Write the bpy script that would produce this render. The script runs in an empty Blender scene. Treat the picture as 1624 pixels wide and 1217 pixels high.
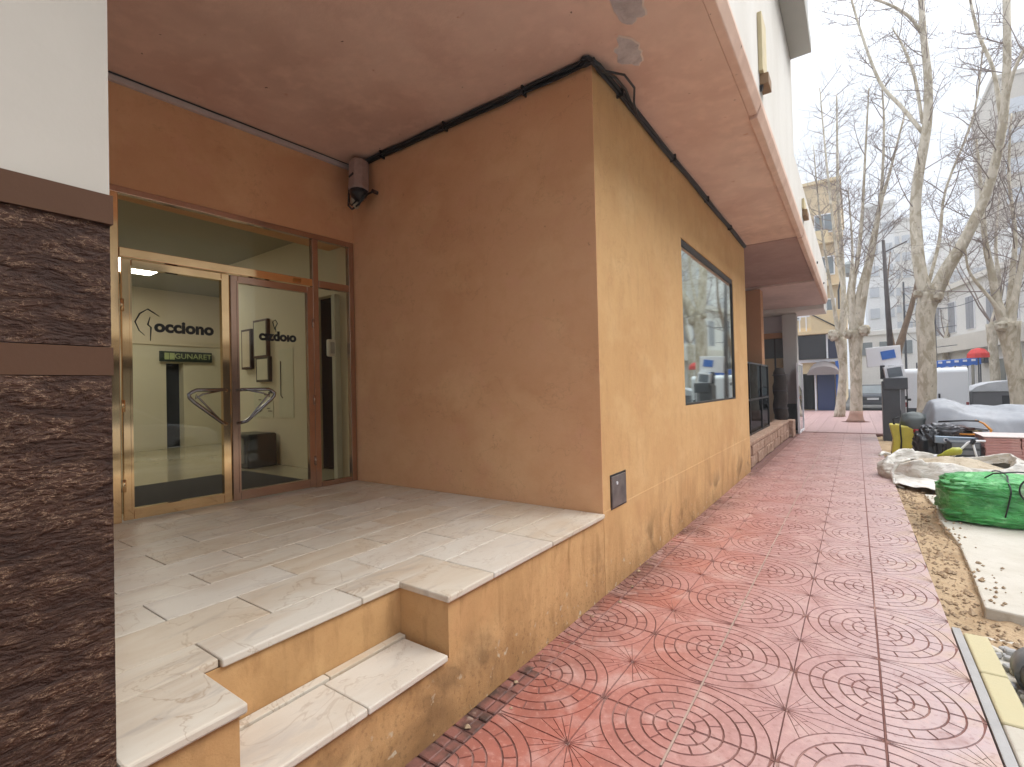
import bpy, bmesh, math, random
from mathutils import Vector, Matrix, noise
random.seed(7)
S = bpy.context.scene
COL = S.collection
R = math.radians

# ------------------------------------------------------------------ camera
cam_data = bpy.data.cameras.new('camera')
cam_data.sensor_width = 36.0
cam_data.lens = 17.157
cam_data.clip_start = 0.03
cam_data.clip_end = 600
cam = bpy.data.objects.new('camera', cam_data)
COL.objects.link(cam)
cam.matrix_world = Matrix(((0.81729, 0.02714, 0.57558, 0.0),
                           (0.57574, 0.00264, -0.81763, 0.0),
                           (-0.02371, 0.99963, -0.01347, 1.5),
                           (0, 0, 0, 1)))
S.camera = cam

# ------------------------------------------------------------------ sky, sun, exposure
SUN_EL, SUN_AZ = R(52), R(55)      # azimuth measured from +Y towards +X
w = bpy.data.worlds.new('World')
S.world = w
w.use_nodes = True
nt = w.node_tree
bg = nt.nodes['Background']
sky = nt.nodes.new('ShaderNodeTexSky')
sky.sky_type = 'NISHITA'
sky.sun_disc = False
sky.sun_elevation = SUN_EL
sky.sun_rotation = SUN_AZ
sky.air_density = 1.0
sky.dust_density = 3.0
hs = nt.nodes.new('ShaderNodeHueSaturation')
hs.inputs['Saturation'].default_value = 0.22
tc = nt.nodes.new('ShaderNodeTexCoord')
nz = nt.nodes.new('ShaderNodeTexNoise')
nz.inputs['Scale'].default_value = 3.0
nz.inputs['Detail'].default_value = 4.0
mx = nt.nodes.new('ShaderNodeMix'); mx.data_type = 'RGBA'
ovc = nt.nodes.new('ShaderNodeMapRange')
ovc.inputs['From Min'].default_value = 0.3; ovc.inputs['From Max'].default_value = 0.7
ovc.inputs['To Min'].default_value = 0.7; ovc.inputs['To Max'].default_value = 0.92
mx.inputs[7].default_value = (5.0, 5.35, 5.9, 1)
nt.links.new(tc.outputs['Generated'], nz.inputs['Vector'])
nt.links.new(nz.outputs['Fac'], ovc.inputs['Value'])
nt.links.new(sky.outputs['Color'], hs.inputs['Color'])
nt.links.new(hs.outputs['Color'], mx.inputs[6])
nt.links.new(ovc.outputs['Result'], mx.inputs[0])
sx = nt.nodes.new('ShaderNodeSeparateXYZ'); nt.links.new(tc.outputs['Generated'], sx.inputs[0])
up = nt.nodes.new('ShaderNodeMapRange'); up.interpolation_type = 'SMOOTHSTEP'
up.inputs['From Min'].default_value = 0.35; up.inputs['From Max'].default_value = 1.0
up.inputs['To Min'].default_value = 1.0; up.inputs['To Max'].default_value = 3.2
nt.links.new(sx.outputs['Z'], up.inputs['Value'])
grd = nt.nodes.new('ShaderNodeVectorMath'); grd.operation = 'SCALE'
nt.links.new(mx.outputs[2], grd.inputs[0]); nt.links.new(up.outputs['Result'], grd.inputs['Scale'])
nt.links.new(grd.outputs[0], bg.inputs['Color'])
bg.inputs['Strength'].default_value = 0.10

sd = bpy.data.lights.new('sun', 'SUN')
sd.energy = 1.5
sd.angle = R(50)
sd.color = (1.0, 0.96, 0.9)
sun = bpy.data.objects.new('sun', sd)
COL.objects.link(sun)
d = Vector((math.sin(SUN_AZ) * math.cos(SUN_EL), math.cos(SUN_AZ) * math.cos(SUN_EL), math.sin(SUN_EL)))
sun.rotation_euler = d.to_track_quat('Z', 'Y').to_euler()
sun.location = d * 50

vs = S.view_settings
vs.view_transform = 'Standard'
vs.look = 'None'
vs.exposure = 1.0
vs.gamma = 1
vs.use_curve_mapping = False
S.cycles.max_bounces = 10
S.cycles.diffuse_bounces = 5
S.cycles.transparent_max_bounces = 24
S.cycles.use_denoising = True

# ------------------------------------------------------------------ helpers: tags and things
def tag(o, label=None, cat=None, group=None, kind=None):
    if label: o['label'] = label
    if cat: o['category'] = cat
    if group: o['group'] = group
    if kind: o['kind'] = kind
    return o

def wloc(o):
    v = Vector(o.location)
    p = o.parent
    while p:
        v += p.location
        p = p.parent
    return v

def thing(name, loc, label=None, cat=None, group=None, kind=None):
    o = bpy.data.objects.new(name, None)
    o.empty_display_size = 0.2
    o.location = loc
    COL.objects.link(o)
    return tag(o, label, cat, group, kind)

def bevel(o, w=0.006, seg=2):
    m = o.modifiers.new('bevel', 'BEVEL')
    m.width = w; m.segments = seg; m.limit_method = 'ANGLE'; m.angle_limit = R(35)
    return o

def copy_tree(o, loc=None, rz=None, parent=None, label=None):
    c = o.copy(); COL.objects.link(c)
    if parent is not None: c.parent = parent
    if loc is not None: c.location = loc
    if rz is not None: c.rotation_euler.z = rz
    if label: c['label'] = label
    for ch in list(o.children):
        k = copy_tree(ch, parent=c)
    return c

class MB:
    """collects shapes in world coordinates and links them as one mesh"""
    def __init__(s): s.v = []; s.f = []
    def poly(s, pts, faces):
        n = len(s.v)
        s.v += [tuple(p) for p in pts]
        s.f += [tuple(i + n for i in f) for f in faces]
        return s
    def box(s, x0, y0, z0, x1, y1, z1):
        x0, x1 = sorted((x0, x1)); y0, y1 = sorted((y0, y1)); z0, z1 = sorted((z0, z1))
        return s.poly([(x0,y0,z0),(x1,y0,z0),(x1,y1,z0),(x0,y1,z0),(x0,y0,z1),(x1,y0,z1),(x1,y1,z1),(x0,y1,z1)],
                      [(3,2,1,0),(4,5,6,7),(0,1,5,4),(1,2,6,5),(2,3,7,6),(3,0,4,7)])
    def obox(s, c, sx, sy, sz, rz=0, rx=0, ry=0):
        M = Matrix.Translation(c) @ Matrix.Rotation(rz,4,'Z') @ Matrix.Rotation(ry,4,'Y') @ Matrix.Rotation(rx,4,'X')
        P = [M @ Vector((a*sx/2, b*sy/2, e*sz/2)) for e in (-1,1) for a,b in ((-1,-1),(1,-1),(1,1),(-1,1))]
        return s.poly(P, [(3,2,1,0),(4,5,6,7),(0,1,5,4),(1,2,6,5),(2,3,7,6),(3,0,4,7)])
    def prism(s, poly, axis, a, b):
        """extrude a 2-D outline along axis between a and b"""
        def mk(p, t):
            if axis == 2: return (p[0], p[1], t)
            if axis == 1: return (p[0], t, p[1])
            return (t, p[0], p[1])
        n = len(poly)
        A = [mk(p, a) for p in poly] + [mk(p, b) for p in poly]
        F = [tuple(range(n-1, -1, -1)), tuple(range(n, 2*n))]
        F += [(i, (i+1) % n, n + (i+1) % n, n + i) for i in range(n)]
        return s.poly(A, F)
    def tube(s, pts, r, n=8, cap=True):
        pts = [Vector(p) for p in pts]
        rr = r if isinstance(r, (list, tuple)) else [r]*len(pts)
        up = Vector((0.123, 0.271, 0.9))
        rings = []
        base = len(s.v)
        for i, p in enumerate(pts):
            t = (pts[min(i+1, len(pts)-1)] - pts[max(i-1, 0)])
            if t.length < 1e-9: t = Vector((0,0,1))
            t.normalize()
            if i == 0:
                u = t.cross(up)
                if u.length < 1e-3: u = t.cross(Vector((1,0,0)))
            else:
                u = (u0 - t * u0.dot(t))
            u.normalize(); u0 = u
            v = t.cross(u)
            for k in range(n):
                a = 2*math.pi*k/n
                s.v.append(tuple(p + u*(math.cos(a)*rr[i]) + v*(math.sin(a)*rr[i])))
        for i in range(len(pts)-1):
            for k in range(n):
                a = base+i*n+k; b = base+i*n+(k+1) % n
                s.f.append((a, b, b+n, a+n))
        if cap:
            s.f.append(tuple(base+k for k in range(n-1,-1,-1)))
            e = base+(len(pts)-1)*n
            s.f.append(tuple(e+k for k in range(n)))
        return s
    def build(s, name, mat, parent=None, smooth=False, label=None, cat=None, group=None, kind=None, loc=None):
        me = bpy.data.meshes.new(name)
        off = wloc(parent) if parent else Vector(loc or (0,0,0))
        me.from_pydata([(a[0]-off.x, a[1]-off.y, a[2]-off.z) for a in s.v], [], s.f)
        me.validate(); me.update()
        if smooth:
            for p in me.polygons: p.use_smooth = True
        me.materials.append(mat)
        o = bpy.data.objects.new(name, me)
        if parent: o.parent = parent
        elif loc: o.location = loc
        COL.objects.link(o)
        return tag(o, label, cat, group, kind)

def grid_mesh(name, nx, ny, fn, mat, parent=None, smooth=True, thick=0, **kw):
    m = MB()
    for j in range(ny+1):
        for i in range(nx+1):
            m.v.append(tuple(fn(i/nx, j/ny)))
    for j in range(ny):
        for i in range(nx):
            a = j*(nx+1)+i
            m.f.append((a, a+1, a+nx+2, a+nx+1))
    o = m.build(name, mat, parent, smooth, **kw)
    if thick:
        md = o.modifiers.new('thickness', 'SOLIDIFY'); md.thickness = thick; md.offset = 0
    return o

def text(name, body, mat, parent, M, size, extrude=0.002, bold=0.0, **kw):
    cu = bpy.data.curves.new(name, 'FONT')
    cu.body = body; cu.size = size; cu.extrude = extrude; cu.offset = bold
    cu.align_x = 'CENTER'; cu.align_y = 'CENTER'; cu.resolution_u = 4
    tmp = bpy.data.objects.new(name + '_curve', cu)
    COL.objects.link(tmp)
    dg = bpy.context.evaluated_depsgraph_get()
    me = bpy.data.meshes.new_from_object(tmp.evaluated_get(dg))
    bpy.data.objects.remove(tmp); bpy.data.curves.remove(cu)
    off = wloc(parent)
    me.transform(Matrix.Translation(-off) @ M)
    me.materials.clear(); me.materials.append(mat)
    o = bpy.data.objects.new(name, me)
    o.parent = parent; COL.objects.link(o)
    return tag(o, **kw)

def fbm(x, y, z=0.0, o=4):
    return noise.fractal(Vector((x, y, z)), 1.0, 2.0, o)

# ------------------------------------------------------------------ helpers: materials
def lin(c):
    return tuple(((v/255)/12.92 if v/255 <= 0.04045 else ((v/255+0.055)/1.055)**2.4) for v in c)

class Mat:
    def __init__(s, name, base=(0.5,0.5,0.5), rough=0.7, metal=0.0, spec=0.5):
        s.m = bpy.data.materials.new(name); s.m.use_nodes = True
        s.t = s.m.node_tree; s.b = s.t.nodes['Principled BSDF']
        s.b.inputs['Base Color'].default_value = (*base, 1)
        s.b.inputs['Roughness'].default_value = rough
        s.b.inputs['Metallic'].default_value = metal
        s.b.inputs['Specular IOR Level'].default_value = spec
        s.base = (*base, 1); s.col = None; s.tc = None; s.bump_h = None
        s.rough = rough
    def n(s, t): return s.t.nodes.new(t)
    def link(s, a, b): s.t.links.new(a, b)
    def coord(s, scale=(1,1,1), kind='Object', rot=(0,0,0), rand=False):
        if s.tc is None: s.tc = s.n('ShaderNodeTexCoord')
        mp = s.n('ShaderNodeMapping'); mp.inputs['Scale'].default_value = scale; mp.inputs['Rotation'].default_value = rot
        s.link(s.tc.outputs[kind], mp.inputs['Vector'])
        if rand:
            oi = s.n('ShaderNodeObjectInfo'); mu = s.n('ShaderNodeVectorMath'); mu.operation = 'SCALE'
            mu.inputs[0].default_value = (37, 53, 71)
            s.link(oi.outputs['Random'], mu.inputs['Scale']); s.link(mu.outputs[0], mp.inputs['Location'])
        return mp.outputs['Vector']
    def noise(s, scale=5, detail=4, rough=0.55, dist=0, vec=None):
        q = s.n('ShaderNodeTexNoise'); q.inputs['Scale'].default_value = scale; q.inputs['Detail'].default_value = detail
        q.inputs['Roughness'].default_value = rough; q.inputs['Distortion'].default_value = dist
        s.link(vec if vec is not None else s.coord(), q.inputs['Vector'])
        return q.outputs['Fac']
    def rng(s, v, a, b, c=0.0, d=1.0):
        q = s.n('ShaderNodeMapRange')
        q.inputs['From Min'].default_value = a; q.inputs['From Max'].default_value = b
        q.inputs['To Min'].default_value = c; q.inputs['To Max'].default_value = d
        s.link(v, q.inputs['Value']); return q.outputs['Result']
    def math(s, op, a, b):
        q = s.n('ShaderNodeMath'); q.operation = op
        for i, x in enumerate((a, b)):
            if isinstance(x, (int, float)): q.inputs[i].default_value = x
            else: s.link(x, q.inputs[i])
        return q.outputs[0]
    def cur(s): return s.col
    def mix(s, fac, colour, blend='MIX'):
        q = s.n('ShaderNodeMix'); q.data_type = 'RGBA'; q.blend_type = blend
        if isinstance(fac, (int, float)): q.inputs[0].default_value = fac
        else: s.link(fac, q.inputs[0])
        if s.col is None: q.inputs[6].default_value = s.base
        else: s.link(s.col, q.inputs[6])
        if isinstance(colour, tuple): q.inputs[7].default_value = (*colour[:3], 1)
        else: s.link(colour, q.inputs[7])
        s.col = q.outputs[2]; s.link(s.col, s.b.inputs['Base Color']); return s
    def vary(s, scale, colour, a=0.4, b=0.7, amt=1.0, detail=4, vec=None, dist=0):
        return s.mix(s.rng(s.noise(scale, detail, vec=vec, dist=dist), a, b, 0, amt), colour)
    def rand_tint(s, colour, amt=1.0, a=0.0, b=1.0):
        oi = s.n('ShaderNodeObjectInfo')
        return s.mix(s.rng(oi.outputs['Random'], a, b, 0, amt), colour)
    def pos(s, axis):
        g = s.n('ShaderNodeNewGeometry'); x = s.n('ShaderNodeSeparateXYZ'); s.link(g.outputs['Position'], x.inputs[0])
        return x.outputs[axis]
    def bump(s, h, strength=0.3, dist=0.01):
        q = s.n('ShaderNodeBump'); q.inputs['Strength'].default_value = strength; q.inputs['Distance'].default_value = dist
        s.link(h, q.inputs['Height'])
        if s.bump_h is not None: s.link(s.bump_h, q.inputs['Normal'])
        s.bump_h = q.outputs[0]; s.link(s.bump_h, s.b.inputs['Normal']); return s
    def roughv(s, h, a, b, c, d):
        s.link(s.rng(h, a, b, c, d), s.b.inputs['Roughness']); return s

def plain(name, base, rough=0.6, metal=0.0, var=0.15, scale=6, bump=0.1, spec=0.5):
    m = Mat(name, base, rough, metal, spec)
    dark = tuple(c*(1-var) for c in base)
    m.vary(scale, dark, 0.35, 0.7)
    if bump: m.bump(m.noise(scale*12, 3), bump, 0.004)
    return m.m

def glass_mat(name, tint=(0.9,0.95,0.92), refl=0.08, ior=1.5, gcol=(1,1,1), rgh=0.01):
    """thin architectural glass: see-through with a Fresnel reflection"""
    m = bpy.data.materials.new(name); m.use_nodes = True
    t = m.node_tree; t.nodes.clear()
    out = t.nodes.new('ShaderNodeOutputMaterial')
    tr = t.nodes.new('ShaderNodeBsdfTransparent'); tr.inputs[0].default_value = (*tint, 1)
    gl = t.nodes.new('ShaderNodeBsdfGlossy'); gl.inputs['Roughness'].default_value = rgh
    gl.inputs[0].default_value = (*gcol,1)
    fr = t.nodes.new('ShaderNodeFresnel'); fr.inputs[0].default_value = ior
    ad = t.nodes.new('ShaderNodeMath'); ad.operation = 'ADD'; ad.use_clamp = True; ad.inputs[1].default_value = refl
    mx = t.nodes.new('ShaderNodeMixShader')
    t.links.new(fr.outputs[0], ad.inputs[0]); t.links.new(ad.outputs[0], mx.inputs[0])
    t.links.new(tr.outputs[0], mx.inputs[1]); t.links.new(gl.outputs[0], mx.inputs[2])
    t.links.new(mx.outputs[0], out.inputs[0])
    return m

# ------------------------------------------------------------------ materials
def plaster(name, base, light, dark, red, stain=True):
    m = Mat(name, base, 0.88, spec=0.25)
    m.vary(0.9, dark, 0.42, 0.72, 0.75, 5)
    m.vary(1.7, light, 0.5, 0.78, 0.8, 5, vec=m.coord((1,1,1.6)))
    m.vary(3.3, red, 0.55, 0.8, 0.5, 6)
    m.vary(45, dark, 0.58, 0.75, 0.35, 3)
    m.vary(9, dark, 0.5, 0.75, 0.28, 5, dist=0.4)
    m.mix(m.rng(m.noise(24, 5), 0.71, 0.74, 0, 0.5), lin((150,108,72)))
    m.mix(m.rng(m.math('ABSOLUTE', m.math('SUBTRACT', m.noise(1.4, 8, 0.62, 0.3), 0.47), 0), 0.0035, 0.0, 0, 0.28), lin((140,100,64)))
    if stain:
        scr = m.noise(3.4, 6, 0.62, 0.4, vec=m.coord((3.0, 3.0, 0.8)))
        m.mix(m.rng(scr, 0.52, 0.72, 0, 0.18 if 'step' not in name else 0.7), lin((150, 112, 72)))
        streak = m.noise(2.2, 6, 0.6, 0.5, vec=m.coord((2.0, 2.0, 0.6)))
        low = m.rng(m.pos(2), 0.75, 0.02, 0, 1)
        f = m.math('MULTIPLY', m.rng(streak, 0.45, 0.66), m.math('POWER', low, 0.8))
        m.mix(m.math('MULTIPLY', f, 0.65), lin((146, 108, 68)))
        blot = m.math('MULTIPLY', m.rng(m.noise(2.1, 5, dist=0.6), 0.56, 0.66), m.rng(m.pos(2), 0.42, 0.2, 0, 1))
        m.mix(m.math('MULTIPLY', blot, 0.65), lin((104, 80, 54)))
        splash = m.math('MULTIPLY', m.rng(m.math('ADD', m.pos(2), m.math('MULTIPLY', m.noise(1.6, 7, 0.65), 0.55)), 0.52, 0.22, 0, 1), 0.55)
        m.mix(splash, lin((142, 106, 70)))
        m.mix(m.math('MULTIPLY', m.rng(m.noise(55, 3), 0.55, 0.7), m.rng(m.pos(2), 0.5, 0.1, 0, 0.5)), lin((110, 84, 58)))
        chip = m.math('MULTIPLY', m.rng(m.noise(17, 4), 0.64, 0.69), m.rng(m.pos(2), 0.3, 0.12, 0, 1))
        m.mix(chip, lin((190, 175, 150)))
    m.bump(m.noise(7, 6), 0.25, 0.02)
    m.bump(m.noise(160, 3), 0.3, 0.003)
    return m.m

M_facade = plaster('ochre_plaster', lin((206,166,116)), lin((214,178,130)), lin((190,146,98)), lin((204,156,112)))
M_step = plaster('stained_step_plaster', lin((201,160,111)), lin((210,174,126)), lin((174,132,86)), lin((196,148,104)))
M_recess = plaster('ochre_plaster_sheltered', lin((220,172,130)), lin((230,188,142)), lin((204,150,106)), lin((220,162,132)), stain=False)  # same paint as the facade, lightened to lift the shaded recess

def soffit_mat(name, base, dark, spots=True):
    m = Mat(name, base, 0.9, spec=0.2)
    m.vary(1.1, dark, 0.4, 0.75, 1.0, 6, dist=0.5)
    m.vary(0.7, tuple(c*0.82 for c in dark), 0.5, 0.7, 0.7, 6)
    m.vary(7, tuple(min(1,c*1.12) for c in base), 0.5, 0.75, 0.6, 6)
    m.vary(2.6, tuple(min(1, c*1.15) for c in base), 0.55, 0.8, 0.6, 5)
    if spots:
        m.mix(m.rng(m.noise(9, 6), 0.69, 0.72, 0, 0.8), lin((196,150,128)))
        m.mix(m.rng(m.noise(14, 5, vec=m.coord((1,1.3,1))), 0.72, 0.74, 0, 0.9), lin((88,58,46)))
    m.bump(m.noise(6, 6), 0.35, 0.02); m.bump(m.noise(90, 3), 0.3, 0.003)
    return m.m
M_soffit = soffit_mat('terracotta_soffit', lin((220,190,172)), lin((204,168,150)))
M_soffit2 = soffit_mat('dusky_soffit', lin((176,146,136)), lin((166,134,124)), False)
M_soffit3 = soffit_mat('pale_pink_soffit', lin((216,194,186)), lin((204,182,174)), False)

def white_wall():
    m = Mat('weathered_white_plaster', lin((214,210,203)), 0.85, spec=0.3)
    m.vary(1.2, lin((196,190,180)), 0.45, 0.75, 0.8, 5, vec=m.coord((1,1,0.4)))
    m.vary(6, lin((170,160,148)), 0.62, 0.8, 0.5, 6, vec=m.coord((2,2,0.3)))
    m.bump(m.noise(8, 5), 0.2, 0.02); m.bump(m.noise(120, 3), 0.2, 0.003)
    return m.m
M_white = white_wall()
M_whitepillar = plain('ivory_plaster', lin((196,189,178)), 0.85, var=0.10, scale=2, bump=0.2)

def marble(name):
    m = Mat(name, lin((206,198,184)), 0.33, spec=0.5)
    v = m.coord((1.0, 1.0, 1.0), rot=(0,0,0.5), rand=True)
    m.vary(2.2, lin((188,170,148)), 0.42, 0.72, 0.9, 4, vec=m.coord((2.4,0.8,1), rot=(0,0,0.35), rand=True), dist=0.8)
    m.vary(3.5, lin((168,158,148)), 0.56, 0.68, 0.65, 5, vec=m.coord((3.2,0.7,1), rot=(0,0,-0.25), rand=True), dist=1.2)
    ridge = m.noise(2.6, 5, vec=v, dist=1.4)
    band = m.math('ABSOLUTE', m.math('SUBTRACT', ridge, 0.5), 0)
    m.mix(m.rng(band, 0.012, 0.0, 0, 0.55), lin((150,122,94)))
    m.rand_tint(lin((200,180,152)), 0.4, 0.45, 1.0)
    m.rand_tint(lin((212,206,196)), 0.45, 0.4, 0.0)
    m.vary(30, lin((150,136,118)), 0.62, 0.8, 0.4, 4)
    m.roughv(m.noise(5, 4), 0.3, 0.7, 0.28, 0.5)
    m.bump(m.noise(4, 3), 0.06, 0.01)
    return m.m
M_marble = marble('veined_marble')
M_grout = plain('grout', lin((104,82,62)), 0.95, var=0.3, scale=9)

def paving():
    m = Mat('red_hydraulic_tile', lin((162,102,90)), 0.40, spec=0.5)
    m.vary(1.1, lin((162,102,90)), 0.4, 0.7, 0.8, 4, vec=m.coord((1,1,1), rand=True))
    m.rand_tint(lin((178,128,120)), 0.8)
    m.rand_tint(lin((168,100,86)), 0.55, 0.7, 0.2)
    # pale sky sheen painted towards the kerb and far off, dark dirt along the wall
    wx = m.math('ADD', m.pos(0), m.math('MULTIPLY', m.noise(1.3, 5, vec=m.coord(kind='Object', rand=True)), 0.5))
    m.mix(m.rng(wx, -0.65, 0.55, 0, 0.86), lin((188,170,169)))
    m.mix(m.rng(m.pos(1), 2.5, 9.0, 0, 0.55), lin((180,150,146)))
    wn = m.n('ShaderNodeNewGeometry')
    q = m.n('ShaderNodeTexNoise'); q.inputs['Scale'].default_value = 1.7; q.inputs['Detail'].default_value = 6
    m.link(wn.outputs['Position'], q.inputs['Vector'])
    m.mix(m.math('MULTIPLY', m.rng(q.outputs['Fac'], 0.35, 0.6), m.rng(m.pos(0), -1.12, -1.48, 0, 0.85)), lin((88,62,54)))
    m.mix(m.rng(q.outputs['Fac'], 0.58, 0.75, 0, 0.4), lin((150,100,90)))
    q2 = m.n('ShaderNodeTexNoise'); q2.inputs['Scale'].default_value = 38; q2.inputs['Detail'].default_value = 4
    m.link(wn.outputs['Position'], q2.inputs['Vector'])
    q3 = m.n('ShaderNodeTexNoise'); q3.inputs['Scale'].default_value = 5.5; q3.inputs['Detail'].default_value = 7; q3.inputs['Distortion'].default_value = 0.6
    m.link(wn.outputs['Position'], q3.inputs['Vector'])
    m.mix(m.rng(q3.outputs['Fac'], 0.52, 0.68, 0, 0.42), lin((200,172,164)))
    m.mix(m.rng(q3.outputs['Fac'], 0.42, 0.3, 0, 0.35), lin((134,86,76)))
    mud = m.math('MULTIPLY', m.rng(m.pos(0), 0.1, 0.44, 0, 0.75), m.rng(q3.outputs['Fac'], 0.46, 0.6))
    m.mix(mud, lin((184,160,142)))
    m.mix(m.rng(q2.outputs['Fac'], 0.56, 0.72, 0, 0.35), lin((214,170,160)))
    m.mix(m.rng(q2.outputs['Fac'], 0.44, 0.3, 0, 0.4), lin((130,76,68)))
    m.roughv(q.outputs['Fac'], 0.3, 0.7, 0.27, 0.5)
    m.bump(q2.outputs['Fac'], 0.25, 0.003)
    return m.m
M_pave = paving()
M_paveplain = plain('worn_pink_paving', lin((176,144,140)), 0.45, var=0.12, scale=3, bump=0.2)
M_joint = plain('dirty_joint', lin((122,86,78)), 0.95, var=0.35, scale=8)
M_jointpale = plain('pale_joint', lin((176,152,138)), 0.9, var=0.2, scale=8)

def stone_clad():
    m = Mat('dark_split_stone', lin((57,38,30)), 0.42, spec=0.22)
    v = m.coord((1.0, 1.0, 2.6))
    n1 = m.noise(11, 6, 0.6, 0.7, vec=v)
    n2 = m.noise(38, 5, 0.6, 0.4, vec=m.coord((1,1,2.2)))
    m.mix(m.rng(n1, 0.35, 0.65), lin((76,51,38)))
    ridge = m.rng(m.math('ABSOLUTE', m.math('SUBTRACT', n2, 0.52), 0), 0.022, 0.0, 0, 0.7)
    m.mix(m.math('MULTIPLY', ridge, m.rng(n1, 0.46, 0.58)), lin((170,140,114)))  # pale hairline glints put into the stone colour
    m.bump(n1, 0.9, 0.03); m.bump(n2, 0.8, 0.008)
    return m.m
M_stone = stone_clad()
M_band = plain('brown_band_paint', lin((92,66,50)), 0.75, var=0.12, scale=3, bump=0.2, spec=0.2)
M_bronze = Mat('bronze_anodised_metal', lin((188,158,138)), 0.16, 0.85)
M_bronze.vary(5, lin((172,142,122)), 0.4, 0.7, 0.6); M_bronze.bump(M_bronze.noise(3, 2), 0.04, 0.01)
M_bronze = M_bronze.m
M_bronze_lit = Mat('sky_bright_bronze_metal', lin((236,202,154)), 0.07, 0.95)  # same bronze metal, the sky it mirrors brightened into the colour
M_bronze_lit.vary(4, lin((210,176,128)), 0.4, 0.7, 0.6); M_bronze_lit.bump(M_bronze_lit.noise(3, 2), 0.04, 0.01)
M_bronze_lit = M_bronze_lit.m
M_chrome = Mat('dark_chrome', lin((150,150,154)), 0.10, 1.0).m
M_black = plain('black_plastic', (0.012,0.012,0.014), 0.35, var=0.2)
M_cable = plain('black_cable', (0.010,0.011,0.012), 0.4, var=0.2)
M_glass = glass_mat('door_glass', (0.95,0.94,0.88), 0.0, 1.32)
M_winglass = glass_mat('mirror_window_glass', (0.10,0.13,0.12), 0.78, 1.5, (0.80,0.88,0.84), 0.035)
M_darkglass = glass_mat('smoked_glass', (0.03,0.035,0.035), 0.0, 1.35, (0.22,0.24,0.25))
M_dark = plain('dark_interior', (0.006,0.005,0.005), 0.8, var=0.2)
M_inwall = plain('pale_green_interior_wall', lin((212,206,180)), 0.7, var=0.05, scale=2)
M_intop = plain('cream_interior_wall', lin((216,204,176)), 0.7, var=0.05, scale=2)
M_infloor = plain('polished_interior_floor', lin((186,178,150)), 0.12, var=0.1, scale=3, bump=0)
M_inceil = plain('interior_ceiling', lin((150,146,128)), 0.8, var=0.05, scale=2)
M_mat = plain('charcoal_doormat', lin((40,36,34)), 0.95, var=0.3, scale=40, bump=0.6)
M_paper = plain('paper', lin((205,205,180)), 0.8, var=0.05)
M_brownframe = plain('dark_wood_frame', lin((70,40,30)), 0.5)
M_ink = plain('black_vinyl', (0.008,0.008,0.01), 0.5, var=0.1)
M_gsign = plain('dark_green_sign', lin((22,40,26)), 0.4)
M_gpale = plain('pale_green_print', lin((176,190,130)), 0.5)
M_steel = Mat('galvanised_steel', lin((128,122,120)), 0.45, 0.6)
M_steel.vary(9, lin((100,94,94)), 0.4, 0.7); M_steel = M_steel.m
M_concrete = Mat('pale_concrete', lin((196,190,178)), 0.85)
M_concrete.vary(2.5, lin((176,168,152)), 0.4, 0.75, 0.8, 6); M_concrete.vary(14, lin((158,146,126)), 0.6, 0.78, 0.6, 5)
M_concrete.bump(M_concrete.noise(9, 6), 0.5, 0.02); M_concrete = M_concrete.m
M_kerb = plain('grey_kerb', lin((168,166,164)), 0.85, var=0.15, scale=7, bump=0.4)
M_yellow = Mat('faded_yellow_paint', lin((188,178,142)), 0.75)
M_yellow.vary(7, lin((190,178,140)), 0.45, 0.75, 0.8, 6); M_yellow.bump(M_yellow.noise(40,4),0.4,0.005); M_yellow = M_yellow.m
def dirt():
    m = Mat('sandy_dirt', lin((180,156,126)), 0.97, spec=0.1)
    m.vary(3, lin((150,124,94)), 0.4, 0.7, 0.9, 6); m.vary(12, lin((182,162,134)), 0.5, 0.75, 0.8, 6)
    m.vary(60, lin((96,76,56)), 0.58, 0.7, 0.7, 4)
    m.bump(m.noise(25, 6), 0.8, 0.02); m.bump(m.noise(140, 4), 0.6, 0.005)
    return m.m
M_dirt = dirt()
def asphalt():
    m = Mat('asphalt', (0.07,0.07,0.07), 0.9)
    m.vary(2, (0.11,0.105,0.1), 0.4, 0.7, 1, 6); m.bump(m.noise(120,4),0.5,0.006)
    return m.m
M_asphalt = asphalt()
def bark():
    m = Mat('plane_tree_bark', lin((194,184,166)), 0.9, spec=0.2)
    v = m.coord((1,1,0.45))
    m.vary(5, lin((160,148,126)), 0.45, 0.58, 0.9, 5, vec=v, dist=0.6)
    m.vary(9, lin((214,204,186)), 0.55, 0.68, 0.8, 5, vec=v)
    m.vary(16, lin((104,94,80)), 0.62, 0.72, 0.7, 5, vec=v)
    m.bump(m.noise(18, 5, vec=v), 0.5, 0.02)
    return m.m
M_bark = bark()
M_twig = plain('twig_bark', lin((138,124,116)), 0.9, var=0.3, scale=3, bump=0)
M_limewash = plain('pinkish_stained_bark', lin((176,140,122)), 0.9, var=0.2)
# ================================================================== GROUND
FX = -1.52            # street facade plane
ground = MB().poly([(-60,-30,-0.16),(70,-30,-0.16),(70,140,-0.16),(-60,140,-0.16)], [(0,1,2,3)]).build('ground', M_asphalt, kind='structure')
road = MB().poly([(0.5,-20,-0.13),(5.6,-20,-0.13),(5.6,30,-0.13),(3.4,80,-0.13),(-6,80,-0.13),(-1.0,36,-0.13),(1.2,31,-0.13),(1.2,17.5,-0.13),(0.5,17.5,-0.13)],
                 [(0,1,2,3,4,5,6,7,8)]).build('road', M_asphalt, kind='structure')
far_walk = MB().box(5.6,-20,-0.13,8.95,30,-0.01).build('far_pavement', M_concrete, kind='structure')

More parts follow.
